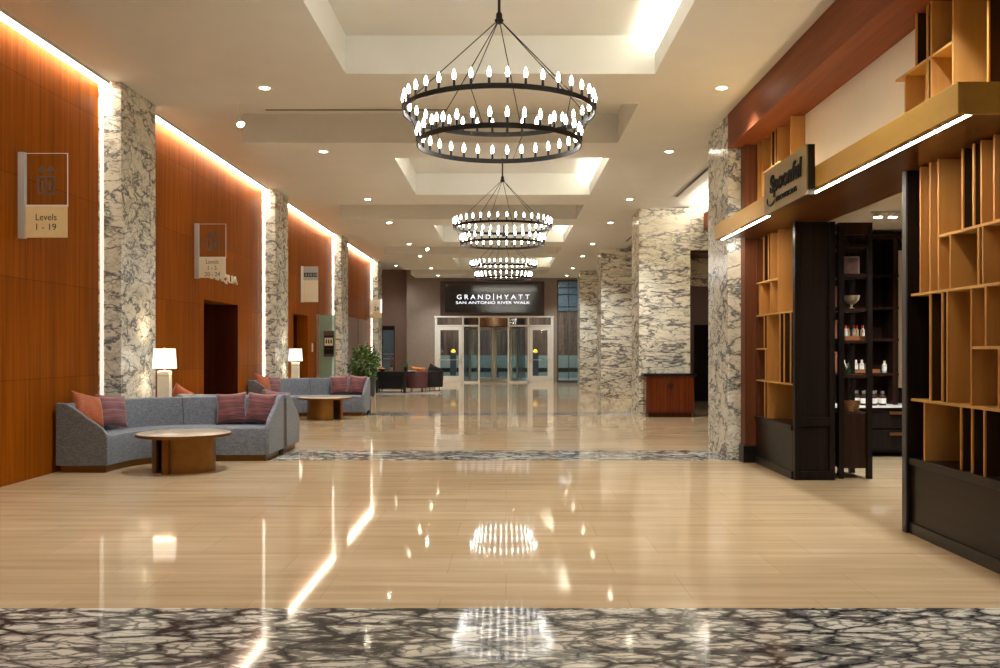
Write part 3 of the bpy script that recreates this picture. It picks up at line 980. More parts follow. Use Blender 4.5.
c1 = chandelier(-0.065, 17.2 - PER, 'largest and nearest two-tier black ring chandelier with candle bulbs')
dup(c1, (-0.065, 17.2, 3.44), 'middle two-tier ring chandelier in the second ceiling coffer')
dup(c1, (-0.065, 17.2 + PER, 3.44), 'farthest two-tier ring chandelier in front of the lit hotel sign')


dup(c1, (-0.065, 17.2 - 2 * PER, 3.44), 'ring chandelier hanging above and behind the camera, outside the photo')  # unseen copy added to light the near shelf faces

# ------------------------------------------------------------------ ceiling lights
def spot(name, loc, power, size=2.0, blend=0.6, rot=(0, 0, 0), col=(0.92, 0.97, 1.0), r=0.06):
    ld = bpy.data.lights.new(name, 'SPOT')
    ld.energy = power
    ld.spot_size = size
    ld.spot_blend = blend
    ld.color = col
    ld.shadow_soft_size = r
    o = bpy.data.objects.new(name, ld)
    COL.objects.link(o)
    o.location = loc
    o.rotation_euler = rot
    return o


dl = None
places = []
for k in range(-1, 4):
    for side, x in (('left', -2.92), ('right', 2.61)):
        for j, y in enumerate((14.88, 19.62)):
            yy = y + PER * (k - 0) - 0.0
            if 2 < yy < 41:
                places.append((x, yy, side))
places.sort(key=lambda p: (p[2], p[1]))
idx = {'left': 0, 'right': 0}
ordn = ['nearest', 'second', 'third', 'fourth', 'fifth', 'sixth', 'seventh', 'eighth', 'ninth', 'tenth']
for x, y, side in places:
    vis = y > 9  # the pair above the camera is unseen, added to light the front
    i = idx[side]
    if vis:
        idx[side] += 1
    lb = ('round recessed downlight on the %s of the ceiling, %s' % (side, 'nearest to the camera' if i == 0 else ordn[i] + ' from the camera')) if vis else 'round recessed downlight on the %s of the ceiling above the camera' % side
    if dl is None:
        dl = thing('downlight', (x, y, ZP), lb, 'downlight', 'recessed ceiling downlights')
        part('trim_ring', MB().lathe([(0.062, -0.001), (0.062, -0.006), (0.092, -0.004), (0.092, -0.001)], 24, closed=True), M['white_trim'], dl, 0, 40, False)
        part('lens', MB().lathe([(0.0, -0.003), (0.061, -0.003)], 24), M['lens'], dl, 0, None, False)
    else:
        dup(dl, (x, y, ZP), lb)
    spot('downlight_beam', (x, y, ZP - 0.03), 270, 1.9, 1.0)
for x, y, z, lb in ((-4.75, 40.2, ZC, 'small downlight in the far left corner of the ceiling'), (5.3, 24.5, ZC, 'downlight in the passage behind the console cabinet')):
    dup(dl, (x, y, z), lb)  # both lamps are added to lift the dark niche and passage
    spot('downlight_beam', (x, y, z - 0.03), 80 if x < 0 else 30, 2.3, 0.8)
for loc, lb in (((-3.78, 13.2, 4.72), 'small white swivel spotlight hanging beside the first left marble column'),
                ((-2.55, 29.9, 4.74), 'small white swivel spotlight hanging far down the ceiling left of the chandeliers')):
    t = thing('swivel_spotlight', loc, lb, 'spotlight', 'swivel spotlights')
    part('stem', MB().cyl(0, 0, 0.02, ZC - loc[2], 0.012, 10), M['white_trim'], t, 0, 40, False)
    h = part('head', MB().lathe([(0.0, 0.05), (0.05, 0.045), (0.055, -0.05), (0.05, -0.05)], 16), M['white_trim'], t, 0, 40, False)
    h.rotation_euler = (-0.5, -0.5, 0)
    part('lens', MB().lathe([(0, -0.052), (0.05, -0.052)], 16), M['lens'], h, 0, None, False)
for i, (y0, y1) in enumerate(((15.3, 19.3), (23.7, 27.3))):
    o = part('air_slot', MB().box(3.50, 3.56, y0, y1, ZP - 0.006, ZP - 0.001), M['black'])
    tag(o, ['black linear air slot in the ceiling between the first two right columns', 'black linear air slot in the ceiling beyond the second right column'][i], 'air vent', 'linear air slots')
o = part('ceiling_slot', MB().box(-3.62, -0.9, 13.97, 14.02, ZC - 0.006, ZC - 0.001), M['stem'])
tag(o, 'thin dark air slot crossing the ceiling behind the nearest chandelier', 'air vent')

# ------------------------------------------------------------------ sofas
def catmull(pts, n):
    out = []
    P = [Vector(p) for p in pts]
    P = [P[0] * 2 - P[1]] + P + [P[-1] * 2 - P[-2]]
    k = len(pts) - 1
    for s in range(n + 1):
        u = s / n * k
        i = min(int(u), k - 1)
        f = u - i
        a, b, c, d = P[i], P[i + 1], P[i + 2], P[i + 3]
        out.append(0.5 * ((2 * b) + (c - a) * f + (2 * a - 5 * b + 4 * c - d) * f * f + (3 * b - a - 3 * c + d) * f ** 3))
    return out


def loft(I, O, prof, s0, s1):
    """prof (u, z) closed loop swept over stations s0..s1 between inner curve I and outer curve O"""
    m = MB()
    k = len(prof)
    vs = []
    for s in range(s0, s1 + 1):
        for u, z in prof:
            q = I[s].lerp(O[s], u)
            vs.append((q.x, q.y, z))
    n = s1 - s0 + 1
    fs = [(i * k + j, i * k + (j + 1) % k, (i + 1) * k + (j + 1) % k, (i + 1) * k + j) for i in range(n - 1) for j in range(k)]
    fs.append(list(range(k))[::-1])
    fs.append([(n - 1) * k + j for j in range(k)])
    return m.add(vs, fs)


def end_panel(i0, o0, outward, thick=0.06):
    prof = [(-0.02, 0.085), (-0.02, 0.42), (0.0, 0.465), (0.04, 0.505), (0.12, 0.555), (0.25, 0.61), (0.40, 0.67), (0.54, 0.735), (0.67, 0.795), (0.79, 0.835), (0.90, 0.846), (1.0, 0.845), (1.01, 0.83), (1.01, 0.085)]
    m = MB()
    k = len(prof)
    vs = []
    for q in (0, 1):
        for u, z in prof:
            p = i0.lerp(o0, u) + outward * thick * q
            vs.append((p.x, p.y, z))
    fs = [list(range(k)), [k + j for j in range(k)][::-1]] + [(j, (j + 1) % k, k + (j + 1) % k, k + j) for j in range(k)]
    return m.add(vs, fs)


SEAT = [(0.0, 0.085), (0.0, 0.40), (0.015, 0.435), (0.06, 0.452), (0.30, 0.458), (0.72, 0.452), (0.72, 0.085)]
BACK = [(0.70, 0.44), (0.74, 0.62), (0.78, 0.79), (0.80, 0.825), (0.84, 0.836), (0.95, 0.832), (0.99, 0.81), (1.0, 0.76), (1.0, 0.085), (0.73, 0.085), (0.73, 0.44)]
PLINTH = [(0.05, 0.0), (0.05, 0.084), (0.95, 0.084), (0.95, 0.0)]
NS = 48
I = catmull([(-4.83, 11.30, 0), (-4.81, 11.65, 0), (-4.72, 12.0, 0), (-4.50, 12.27, 0), (-4.15, 12.39, 0), (-3.68, 12.42, 0), (-3.22, 12.42, 0)], NS)
O = catmull([(-5.44, 11.30, 0), (-5.38, 11.75, 0), (-5.22, 12.28, 0), (-4.98, 12.75, 0), (-4.60, 13.10, 0), (-4.0, 13.22, 0), (-3.22, 13.22, 0)], NS)


def sofa(loc, label, flip=False):
    t = thing('curved_sofa', loc, label, 'sofa', 'grey curved lobby sofas')
    base = Vector((-4.2, 12.4, 0))
    split = 32
    k = dict(world=False)
    def P(name, m, mat, par=t, bev=0.0, smooth=35):
        m.v = [tuple(Vector(p) - base) for p in m.v]
        if flip:
            m.v = [(p[0], -p[1], p[2]) for p in m.v]
        return part(name, m, mat, par, bev, smooth, False)
    P('plinth', loft(I, O, PLINTH, 0, NS), M['plinth_brass'])
    P('seat', loft(I, O, SEAT, 0, split), M['sofa'])
    P('seat', loft(I, O, SEAT, split, NS), M['sofa'])
    for a, b in ((0, split), (split, NS)):
        P('backrest', loft(I, O, BACK, a, b), M['sofa'], bev=0.008)
    d = (I[split] - I[split - 1]).normalized() * 0.004
    seam = MB()
    for q in (-1, 1):
        pass
    seam.tube([tuple(I[split].lerp(O[split], u) + Vector((0, 0, z))) for u, z in ((0.700, 0.47), (0.738, 0.62), (0.778, 0.79), (0.798, 0.828), (0.84, 0.840), (0.95, 0.836))], 0.005, 6)
    P('back_seam', seam, M['sofa_seam'])
    P('end_panel', end_panel(I[0], O[0], Vector((0, -1, 0))), M['sofa'], bev=0.012)
    P('end_panel', end_panel(I[NS], O[NS], Vector((1, 0, 0))), M['sofa'], bev=0.012)
    return t


s1 = sofa((-4.2, 12.4, 0), 'nearest grey curved sofa behind the front round coffee table')
s2 = sofa((-4.2, 14.24, 0), 'grey curved sofa back to back with the nearest sofa, facing away', True)
# the sofa that faces away stops short of the wall columns
dup(s1, (-4.2, 12.4 + PER, 0), 'grey curved sofa farther back, behind the second round coffee table')
for i in range(2):
    d = PER * i
    t = thing('sofa_table', (-4.15, 13.32 + d, 0), ['narrow bronze sofa table between the two back to back grey sofas', 'narrow bronze sofa table behind the farther grey sofa'][i], 'table', 'narrow sofa tables')
    part('top', MB().box(-5.12, -3.17, 13.235 + d, 13.405 + d, 0.75, 0.785), M['divider_wood'], t, 0.003)
    part('panel', MB().box(-3.22, -3.17, 13.235 + d, 13.405 + d, 0, 0.75).box(-5.12, -5.07, 13.235 + d, 13.405 + d, 0, 0.75).box(-5.07, -3.22, 13.29 + d, 13.35 + d, 0.02, 0.75), M['divider_wood'], t)


# pillows
def pillow_mesh(w_, h_, th, mat):
    n = 14
    m = MB()
    for sgn in (1, -1):
        vs, fs = [], []
        for i in range(n + 1):
            for j in range(n + 1):
                u, v = i / n * 2 - 1, j / n * 2 - 1
                pinch = 1 - 0.10 * (1 - abs(u) ** 2) * abs(v) ** 2 - 0.0
                pinch2 = 1 - 0.10 * (1 - abs(v) ** 2) * abs(u) ** 2
                b = max(0, (1 - u ** 2) * (1 - v ** 2)) ** 0.42
                wob = 0.012 * math.sin(5 * u + 3 * v) * b
                vs.append((u * w_ / 2 * pinch2, sgn * (th / 2 * b + wob * 0.5 * sgn), v * h_ / 2 * pinch))
        for i in range(n):
            for j in range(n):
                a = i * (n + 1) + j
                fs.append((a, a + 1, a + n + 2, a + n + 1))
        m.add(vs, fs)
    me = bpy.data.meshes.new('pillow')
    me.from_pydata(m.v, [], m.f)
    bm = bmesh.new()
    bm.from_mesh(me)
    bmesh.ops.remove_doubles(bm, verts=bm.verts, dist=1e-4)
    bmesh.ops.recalc_face_normals(bm, faces=bm.faces)
    bm.to_mesh(me)
    bm.free()
    me.materials.append(mat)
    for p in me.polygons:
        p.use_smooth = True
    return me


pm = {'o': pillow_mesh(0.46, 0.46, 0.17, M['orange_fabric']), 'm': pillow_mesh(0.44, 0.44, 0.16, M['stripe_mauve']), 'r': pillow_mesh(0.42, 0.44, 0.15, M['stripe_red'])}
R = math.radians
PL = [('o', (-5.22, 11.62, 0.735), (-24, 14, 66)), ('m', (-5.08, 11.99, 0.70), (-18, 6, 58)),
      ('r', (-3.80, 12.87, 0.68), (-14, -4, 3)), ('r', (-3.40, 12.86, 0.68), (-14, 5, -8))]
lab = [['rust orange throw pillow at the wall end of the nearest sofa', 'mauve striped throw pillow beside the orange pillow on the nearest sofa',
        'red striped throw pillow on the nearest sofa, left of the pair', 'red striped throw pillow at the right end of the nearest sofa'],
       ['rust orange throw pillow at the wall end of the farther sofa', 'mauve striped throw pillow beside the orange pillow on the farther sofa',
        'red striped throw pillow on the farther sofa, left of the pair', 'red striped throw pillow at the right end of the farther sofa']]
for i in range(2):
    for (k, loc, rot), lb in zip(PL, lab[i]):
        o = put('throw_pillow', pm[k])
        o.location = (loc[0], loc[1] + PER * i, loc[2])
        o.rotation_euler = (R(rot[0]), R(rot[1]), R(rot[2]))
        tag(o, lb, 'pillow', 'throw pillows on the grey sofas')
for k, loc, rot, lb in (('o', (-4.83, 13.90, 0.70), (16, 30, 12), 'orange throw pillow peeping over the back of the nearest sofa, right of the lamp'),
                        ('m', (-5.06, 14.10, 0.69), (16, 12, 30), 'mauve throw pillow peeping over the back of the nearest sofa, beside the lamp base'),
                        ('m', (-3.42, 13.82, 0.68), (16, 8, -4), 'mauve striped pillow on the sofa facing away, at its right end')):
    o = put('throw_pillow', pm[k])
    o.location = loc
    o.rotation_euler = tuple(R(a) for a in rot)
    tag(o, lb, 'pillow', 'throw pillows on the grey sofas')


# coffee tables
def coffee_table(loc, rot, label):
    t = thing('round_coffee_table', loc, label, 'coffee table', 'round marble-topped coffee tables')
    t.rotation_euler = (0, 0, rot)
    k = dict(world=False)
    part('table_top', MB().lathe([(0.0, 0.438), (0.556, 0.438), (0.558, 0.466), (0.552, 0.470), (0, 0.470)], 64), M['table_marble'], t, 0, 40, False)
    part('rim', MB().lathe([(0.40, 0.428), (0.562, 0.428), (0.566, 0.432), (0.566, 0.462), (0.5595, 0.462), (0.5595, 0.4365), (0.40, 0.4365)], 64, closed=True), M['brass'], t, 0, 40, False)
    # drum of two arc shells with flat fins between them
    shell = [(0.345, 0.0), (0.375, 0.0), (0.375, 0.427), (0.345, 0.427)]
    for a in (0.115, PI + 0.115):
        part('drum_shell', MB().lathe(shell, 30, (0, 0, 0), a, a + PI - 0.60, True), M['brass'], t, 0, 40, False)
    for a in (0.0, PI):
        m = MB().box(0.06, 0.42, -0.042, 0.042, 0.0, 0.427)
        m.v = [(p[0] * math.cos(a) - p[1] * math.sin(a), p[0] * math.sin(a) + p[1] * math.cos(a), p[2]) for p in m.v]
        part('fin', m, M['brass'], t, 0.003, None, False)
    part('core', MB().cyl(0, 0, 0.0, 0.42, 0.20, 24), M['black_metal'], t, 0, 40, False)
    return t


ct = coffee_table((-3.98, 11.50, 0), -1.78, 'nearest round coffee table with marble top and brass drum base')
dup(ct, (-3.88, 19.95, 0), 'farther round coffee table with brass drum base in front of the second sofa', None, -0.42)

# lamps
def lamp(loc, label):
    t = thing('table_lamp', loc, label, 'lamp', 'white table lamps behind the sofas')
    part('base', MB().box(-0.085, 0.085, -0.06, 0.06, 0.0, 0.40), M['lamp_stone'], t, 0.006, None, False)
    part('collar', MB().box(-0.087, 0.087, -0.062, 0.062, 0.33, 0.335), M['brass'], t, 0, None, False)
    part('stem', MB().cyl(0, 0, 0.40, 0.46, 0.012, 10), M['brass'], t, 0, 40, False)
    w0, w1, d0, d1 = 0.150, 0.134, 0.075, 0.065
    vs = [(-w0, -d0, 0.435), (w0, -d0, 0.435), (w0, d0, 0.435), (-w0, d0, 0.435), (-w1, -d1, 0.72), (w1, -d1, 0.72), (w1, d1, 0.72), (-w1, d1, 0.72)]
    part('lamp_shade', MB().add(vs, [(0, 1, 5, 4), (1, 2, 6, 5), (2, 3, 7, 6), (3, 0, 4, 7)]), M['shade'], t, 0, None, False)
    part('finial', MB().ball((0, 0, 0.73), 0.014, 10), M['brass'], t, 0, 60, False)
    return t


l1 = lamp((-4.89, 13.32, 0.785), 'lit white table lamp on the bronze table behind the nearest sofa')
dup(l1, (-4.91, 13.32 + PER, 0.785), 'lit white table lamp behind the farther grey sofa')
for i, y in enumerate(cols[1:]):
    spot('column_wash', (XL + 0.09, y - 0.07, ZC - 0.07), 40, 0.8, 1.0, (0.16, 0, 0), (1.0, 0.9, 0.76), 0.03)  # added spots without fittings, for a light wash down each column
for i in range(2):
    ld = bpy.data.lights.new('lamp_glow', 'POINT')
    ld.energy = 10
    ld.color = (1, 0.8, 0.58)
    ld.shadow_soft_size = 0.05
    o = bpy.data.objects.new('lamp_glow', ld)
    COL.objects.link(o)
    o.location = (-4.90, 13.32 + PER * i, 1.36)


# ------------------------------------------------------------------ wall signs on the left
def level_sign(y, lines, label, ink, sub):
    t = thing('level_sign', (XL, y, 2.75), label, 'sign', 'level signs standing out from the wood wall')
    x0 = XL + 0.002
    part('post', MB().box(x0, x0 + 0.075, y - 0.03, y + 0.03, 2.745, 3.715), M['sign_grey'], t, 0.003)
    part('glass_plate', MB().box(x0 + 0.078, x0 + 0.545, y - 0.006, y + 0.006, 3.125, 3.70), M['clear_glass'], t)
    part('plate_edge', MB().box(x0 + 0.078, x0 + 0.553, y - 0.010, y + 0.010, 3.105, 3.124).box(x0 + 0.546, x0 + 0.551, y - 0.008, y + 0.008, 3.126, 3.70).box(x0 + 0.078, x0 + 0.551, y - 0.008, y + 0.008, 3.701, 3.706), M['white_trim'], t)
    pl = part('level_plate', MB().box(x0 + 0.078, x0 + 0.545, y - 0.010, y + 0.010, 2.755, 3.104), sub, t, 0.002)
    cx = x0 + 0.312
    ic = MB()
    yb = y - 0.0075
    def bar(a, b, c, d):
        ic.box(cx + a, cx + b, yb - 0.001, yb + 0.001, 3.24 + c, 3.24 + d)
    bar(-0.10, -0.08, 0, 0.21); bar(0.08, 0.10, 0, 0.21); bar(-0.08, 0.08, 0, 0.02); bar(-0.08, 0.08, 0.19, 0.21); bar(-0.008, 0.008, 0.02, 0.19)
    bar(-0.055, -0.03, 0.05, 0.15); bar(0.03, 0.055, 0.05, 0.15)
    for s in (-1, 1):
        z0 = 3.24 + 0.235
        q = cx + s * 0.05
        if s > 0:
            ic.prism([(q - 0.045, z0 + 0.03), (q + 0.045, z0 + 0.03), (q, z0 + 0.09)], yb - 0.001, yb + 0.001, 'y')
            ic.box(q - 0.012, q + 0.012, yb - 0.001, yb + 0.001, z0, z0 + 0.03)
        else:
            ic.prism([(q - 0.045, z0 + 0.055), (q + 0.045, z0 + 0.055), (q, z0)], yb - 0.001, yb + 0.001, 'y')
            ic.box(q - 0.012, q + 0.012, yb - 0.001, yb + 0.001, z0 + 0.055, z0 + 0.09)
    part('elevator_symbol', ic, M['ink_grey'], t)
    n = len(lines)
    for i, (s, wd) in enumerate(lines):
        z = 2.93 + (0.055 * (n - 1)) - i * 0.11
        put('lettering', text_mesh(s, wd, 0.074, 0.002, ink, Vector((cx, y - 0.0115, z)) - base_of(t), (1, 0, 0), (0, 0, 1)), t)
    return t


level_sign(10.48, [('Levels', 0.235), ('1 - 19', 0.225)], 'glass and cream sign reading Levels 1 - 19 on the nearest wood wall', M['ink'], M['sign_cream'])
level_sign(16.40, [('Levels', 0.22), ('1 - 5', 0.15), ('20 - 24', 0.27)], 'glass and cream level sign above the dark elevator opening', M['ink_grey'], M['sign_pale'])
t = thing('hanging_wall_sign', (XL, 24.9, 2.76), 'pale blank-faced sign with a black band on the wood wall beyond the second column', 'sign')
x0 = XL + 0.002
part('post', MB().box(x0, x0 + 0.06, 24.87, 24.93, 2.75, 3.72), M['white_trim'], t, 0.003)
part('header_plate', MB().box(x0 + 0.063, x0 + 0.46, 24.888, 24.912, 3.34, 3.71), M['sign_grey'], t, 0.002)
part('face_plate', MB().box(x0 + 0.063, x0 + 0.46, 24.888, 24.912, 2.755, 3.338), M['sign_pale'], t, 0.002)
b = part('black_band', MB().box(x0 + 0.085, x0 + 0.44, 24.882, 24.887, 3.43, 3.54), M['black'], t)
ic = MB()
for i in range(5):
    q = x0 + 0.12 + i * 0.068
    ic.box(q, q + 0.012, 24.879, 24.8815, 3.45, 3.52).ball((q + 0.03, 24.880, 3.507), 0.012, 8, (1, 0.15, 1)).box(q + 0.022, q + 0.038, 24.879, 24.8815, 3.45, 3.492)
part('pictograms', ic, M['sign_grey'], t)
t = thing('column_sign', (-5.2, 37.4, 2.8), 'small pale sign on the farthest left marble column', 'sign')
part('post', MB().box(-5.02, -4.99, 37.30, 37.40, 2.95, 3.50), M['white_letter'], t)
part('plate', MB().box(-5.42, -5.03, 37.34, 37.37, 2.95, 3.48), M['sign_pale'], t, 0.002)
part('lower_plate', MB().box(-5.45, -5.0, 37.33, 37.37, 2.74, 2.94), M['sign_cream'], t, 0.002)
put('lettering', text_mesh('24', 0.18, 0.16, 0.002, M['ink'], Vector((-5.2, 37.336, 3.12)) - base_of(t), (1, 0, 0), (0, 0, 1)), t)
part('mount', MB().box(-5.48, -5.455, 37.33, 37.37, 2.74, 3.45), M['sign_grey'], t)
o = put('wall_lettering', text_mesh('ANAQUA', 1.95, 0.19, 0.03, M['plain_letter'], (XL + 0.05, 17.85, 2.86), (0, 1, 0), (0, 0, 1)))
o.data.transform(Matrix.Identity(4))
tag(o, 'row of small ivory letters above the dark elevator opening', 'lettering')

# far doorway: open wood door leaf, switch plate, green glass door leaf
t = thing('wood_door_leaf', (-5.75, 24.4, 0), 'open wooden door leaf with a narrow dark glass slit in the far doorway', 'door')
part('leaf', MB().box(-5.78, -5.50, 24.00, 24.05, 0, 2.38).box(-5.74, -5.70, 24.05, 24.9, 0, 2.38), M['wall_wood'], t)
part('glass_slit', MB().box(-5.64, -5.57, 23.985, 23.999, 1.0, 2.1), M['black'], t)
o = part('switch_plate', MB().box(XL + 0.001, XL + 0.012, 26.25, 26.42, 1.42, 1.66), M['sign_pale'], None, 0.003)
tag(o, 'small ivory switch plate on the wood wall beside the green glass door', 'switch')
t = thing('glass_door_leaf', (-5.2, 26.9, 0), 'green glass door leaf standing out from the wood wall with sign plates on it', 'door')
part('stile', MB().box(-5.485, -5.43, 26.87, 26.93, 0, 2.50), M['steel'], t, 0.003)
part('edge_rail', MB().box(-5.40, -5.385, 26.88, 26.92, 0, 2.50), M['steel'], t)
part('glass', MB().box(-5.384, -4.93, 26.89, 26.91, 0.0, 2.48), M['teal_glass'], t)
p = part('plate', MB().box(-5.27, -4.97, 26.87, 26.888, 1.28, 2.02), M['ink_grey'], t, 0.002)
part('white_panel', MB().box(-5.24, -5.0, 26.862, 26.869, 1.60, 1.82), M['sign_pale'], t)
part('dark_panel', MB().box(-5.25, -4.99, 26.862, 26.869, 1.36, 1.50).box(-5.25, -4.99, 26.862, 26.869, 1.84, 1.89).box(-5.25, -4.99, 26.862, 26.869, 1.52, 1.58), M['black'], t)
pg = MB()
for q in (-5.19, -5.12, -5.05):
    pg.ball((q, 26.860, 1.775), 0.016, 8, (1, 0.1, 1)).box(q - 0.02, q + 0.02, 26.858, 26.861, 1.66, 1.755)
part('pictograms', pg, M['ink'], t)
t = thing('double_door', (XL, 34.3, 0), 'brown double doors in the farthest wood wall bay behind the plant', 'door')
for a, b in ((31.9, 34.2), (34.4, 36.8)):
    part('leaf', MB().box(XL + 0.001, XL + 0.03, a, b, 0, 2.62), plain('rosewood_panel', rgb(122, 92, 78), 0.35, 0, 0.25, 5), t, 0.004)
part('gap', MB().box(XL + 0.001, XL + 0.02, 34.205, 34.395, 0, 2.62), M['black'], t)

# ------------------------------------------------------------------ console cabinet
t = thing('console_cabinet', (3.6, 20.6, 0), 'red-brown wooden console cabinet with black stone top in front of the wide marble column', 'cabinet')
part('body', MB().box(3.08, 4.13, 20.43, 20.86, 0.10, 0.90), M['cabinet_wood'], t, 0.004)
part('plinth', MB().box(3.13, 4.08, 20.47, 20.86, 0, 0.10), M['dark_reveal'], t)
part('stone_top', MB().box(3.02, 4.19, 20.39, 20.88, 0.90, 0.965), M['black_stone'], t, 0.004)
for a, b in ((3.16, 3.60), (3.61, 4.05)):
    d = part('door', MB().box(a, b, 20.408, 20.429, 0.12, 0.86), M['cabinet_wood'], t, 0.003)
    q = b - 0.04 if a < 3.3 else a + 0.04
    hm = MB().lathe([(0.045 + 0.009 * math.cos(z * PI / 4), 0.009 * math.sin(z * PI / 4)) for z in range(8)], 16, closed=True)
    hm.v = [(q + v[0] * 0.8, 20.397 + v[2], 0.70 + v[1]) for v in hm.v]
    part('ring_pull', hm, M['black_metal'], d, 0, 40)

# ------------------------------------------------------------------ far seating group
o = part('area_rug', MB().box(-4.45, -2.25, 30.9, 33.6, 0, 0.012), M['rug'])
tag(o, 'pale area rug under the dark seating near the far left wall', 'rug')
t = thing('potted_plant', (-4.45, 29.6, 0), 'large leafy green plant in a charcoal planter at the end of the farther sofa', 'plant')
part('planter', MB().lathe([(0.24, 0), (0.30, 0.6), (0.31, 0.61), (0.28, 0.61), (0.27, 0.55)], 24, (-4.42, 29.6, 0)), M['planter'], t, 0, 40)
part('soil', MB().lathe([(0, 0.55), (0.27, 0.55)], 24, (-4.42, 29.6, 0)), M['soil'], t)
br, lm = MB(), MB()
PC = Vector((-4.51, 29.6, 1.02))
for i in range(26):
    a, e = rnd.uniform(0, 2 * PI), rnd.uniform(-0.2, 1.5)
    q = PC + Vector((0.42 * math.cos(a) * math.cos(e), 0.42 * math.sin(a) * math.cos(e), 0.5 * math.sin(e)))
    br.tube([(-4.42, 29.6, 0.55), (-4.43, 29.6, 0.8), tuple(q)], [0.012, 0.009, 0.003], 5)
for i in range(1150):
    a, sz = rnd.uniform(0, 2 * PI), rnd.uniform(-1, 1)
    rr = rnd.uniform(0.35, 1.0) ** 0.6 * (0.86 + 0.14 * math.sin(3 * a + 4 * sz))
    cz = math.sqrt(1 - sz * sz)
    c = PC + Vector((0.53 * rr * cz * math.cos(a), 0.46 * rr * cz * math.sin(a), 0.63 * rr * sz))
    u = (Vector((math.cos(a) * cz, math.sin(a) * cz, sz - 0.35)) + Vector((rnd.gauss(0, .6), rnd.gauss(0, .6), rnd.gauss(0, .5)))).normalized()
    s = u.cross(Vector((rnd.gauss(0, 1), rnd.gauss(0, 1), rnd.gauss(0, 1)))).normalized()
    nrm = u.cross(s)
    l_, w_ = rnd.uniform(0.09, 0.15), rnd.uniform(0.026, 0.044)
    lm.cur = 1 if rnd.random() < 0.3 else 0
    lm.add([c, c + u * l_ * .45 + s * w_ + nrm * .008, c + u * l_, c + u * l_ * .45 - s * w_ + nrm * .008, c + u * l_ * .45], [(0, 1, 4), (1, 2, 4), (2, 3, 4), (3, 0, 4)])
part('stems', br, M['stem'], t)
part('foliage', lm, [M['leaf'], M['leaf_light']], t)

t = thing('console_table', (-3.9, 31.6, 0), 'long black console table behind the dark seating', 'table')
part('table_top', MB().box(-4.42, -3.05, 31.40, 31.80, 0.70, 0.745), M['black'], t, 0.004)
for x in (-4.40, -3.47):
    for y in (31.43, 31.73):
        part('leg', MB().box(x, x + 0.05, y, y + 0.05, 0.012, 0.70), M['black'], t)
part('stretcher', MB().box(-4.35, -3.47, 31.44, 31.47, 0.60, 0.70), M['black'], t)


def tub_chair(loc, rot, mat, label):
    t = thing('tub_chair', loc, label, 'chair', 'tub chairs of the far seating group')
    t.rotation_euler = (0, 0, rot)
    # back shell open towards +y
    part('back_shell', MB().lathe([(0.31, 0.14), (0.37, 0.14), (0.39, 0.70), (0.37, 0.72), (0.33, 0.70)], 26, (0, 0, 0), PI - 0.5, 2 * PI + 0.5, True), mat, t, 0, 40, False)
    part('seat', MB().lathe([(0.0, 0.16), (0.305, 0.16), (0.315, 0.40), (0.29, 0.43), (0, 0.44)], 26), mat, t, 0, 40, False)
    for a in (0.8, 2.35, 3.9, 5.5):
        part('leg', MB().cyl(0.26 * math.cos(a), 0.26 * math.sin(a), 0.0, 0.16, 0.016, 8), M['black'], t, 0, 40, False)
    return t


tub_chair((-3.10, 32.35, 0.012), 0.0, M['mauve'], 'mauve upholstered tub chair seen from behind beside the black console table')
tub_chair((-2.62, 33.1, 0.012), 0.5, M['black_fabric'], 'black tub chair near the revolving door side of the seating group')
t = thing('black_settee', (-3.95, 32.3, 0.012), 'black settee seen from behind under the console table', 'sofa')
part('backrest', MB().box(-4.40, -3.52, 31.86, 32.0, 0.13, 0.72), M['black_fabric'], t, 0.02)
part('seat', MB().box(-4.40, -3.52, 32.0, 32.62, 0.13, 0.44), M['black_fabric'], t, 0.02)
for x in (-4.36, -3.60):
    for y in (31.92, 32.52):
        part('leg', MB().box(x, x + 0.04, y, y + 0.04, 0.012, 0.13), M['black'], t)
for k_, me, loc, rot, lb in ((0, pillow_mesh(0.54, 0.40, 0.15, plain('amber_cushion', rgb(216, 138, 66), 0.7, 0, 0.12, 14)), (-3.08, 32.36, 0.70), (24, 6, 4), 'orange cushion on the mauve tub chair'),
                             (1, pillow_mesh(0.46, 0.46, 0.15, M['black_fabric']), (-2.58, 33.0, 0.70), (14, 24, 14), 'black cushion standing on the black tub chair')):
    o = put('cushion', me)
    o.location = loc
    o.rotation_euler = tuple(R(a) for a in rot)
    tag(o, lb, 'cushion', 'cushions of the far seating group')


def flower_pot(x, y, z, pot_mat, label, flower):
    t = thing('flower_pot', (x, y, z), label, 'flower pot')
    part('pot', MB().lathe([(0.06, 0), (0.075, 0.13), (0.08, 0.135), (0.068, 0.135), (0.06, 0.11), (0, 0.11)], 16), pot_mat, t, 0, 40, False)
    s, l_, fl = MB(), MB(), MB()
    for i in range(16):
        a = rnd.uniform(0, 2 * PI)
        e = rnd.uniform(0.4, 1.3)
        d = Vector((math.cos(a) * math.cos(e), math.sin(a) * math.cos(e), math.sin(e)))
        side = d.cross(Vector((0, 0, 1))).normalized() * 0.022
        b0 = Vector((0, 0, 0.11))
        L = rnd.uniform(0.14, 0.26)
        l_.add([b0, b0 + d * L * .5 + side, b0 + d * L, b0 + d * L * .5 - side], [(0, 1, 2, 3)])
    for dx in (0.02, 0.07):
        top = Vector((dx + 0.04, 0, 0.44 - dx))
        s.tube([(0, 0, 0.11), (dx * .6, 0, 0.3), tuple(top)], 0.004, 5)
        for q in range(6):
            c = top + Vector((rnd.gauss(0, .03), rnd.gauss(0, .02), rnd.gauss(0, .03)))
            fl.ball(c, 0.02, 8, (1, 0.6, 1))
    part('leaves', l_, M['leaf'], t, 0, None, False)
    part('stems', s, M['stem'], t, 0, None, False)
    part('blossoms', fl, flower, t, 0, 60, False)
    return t


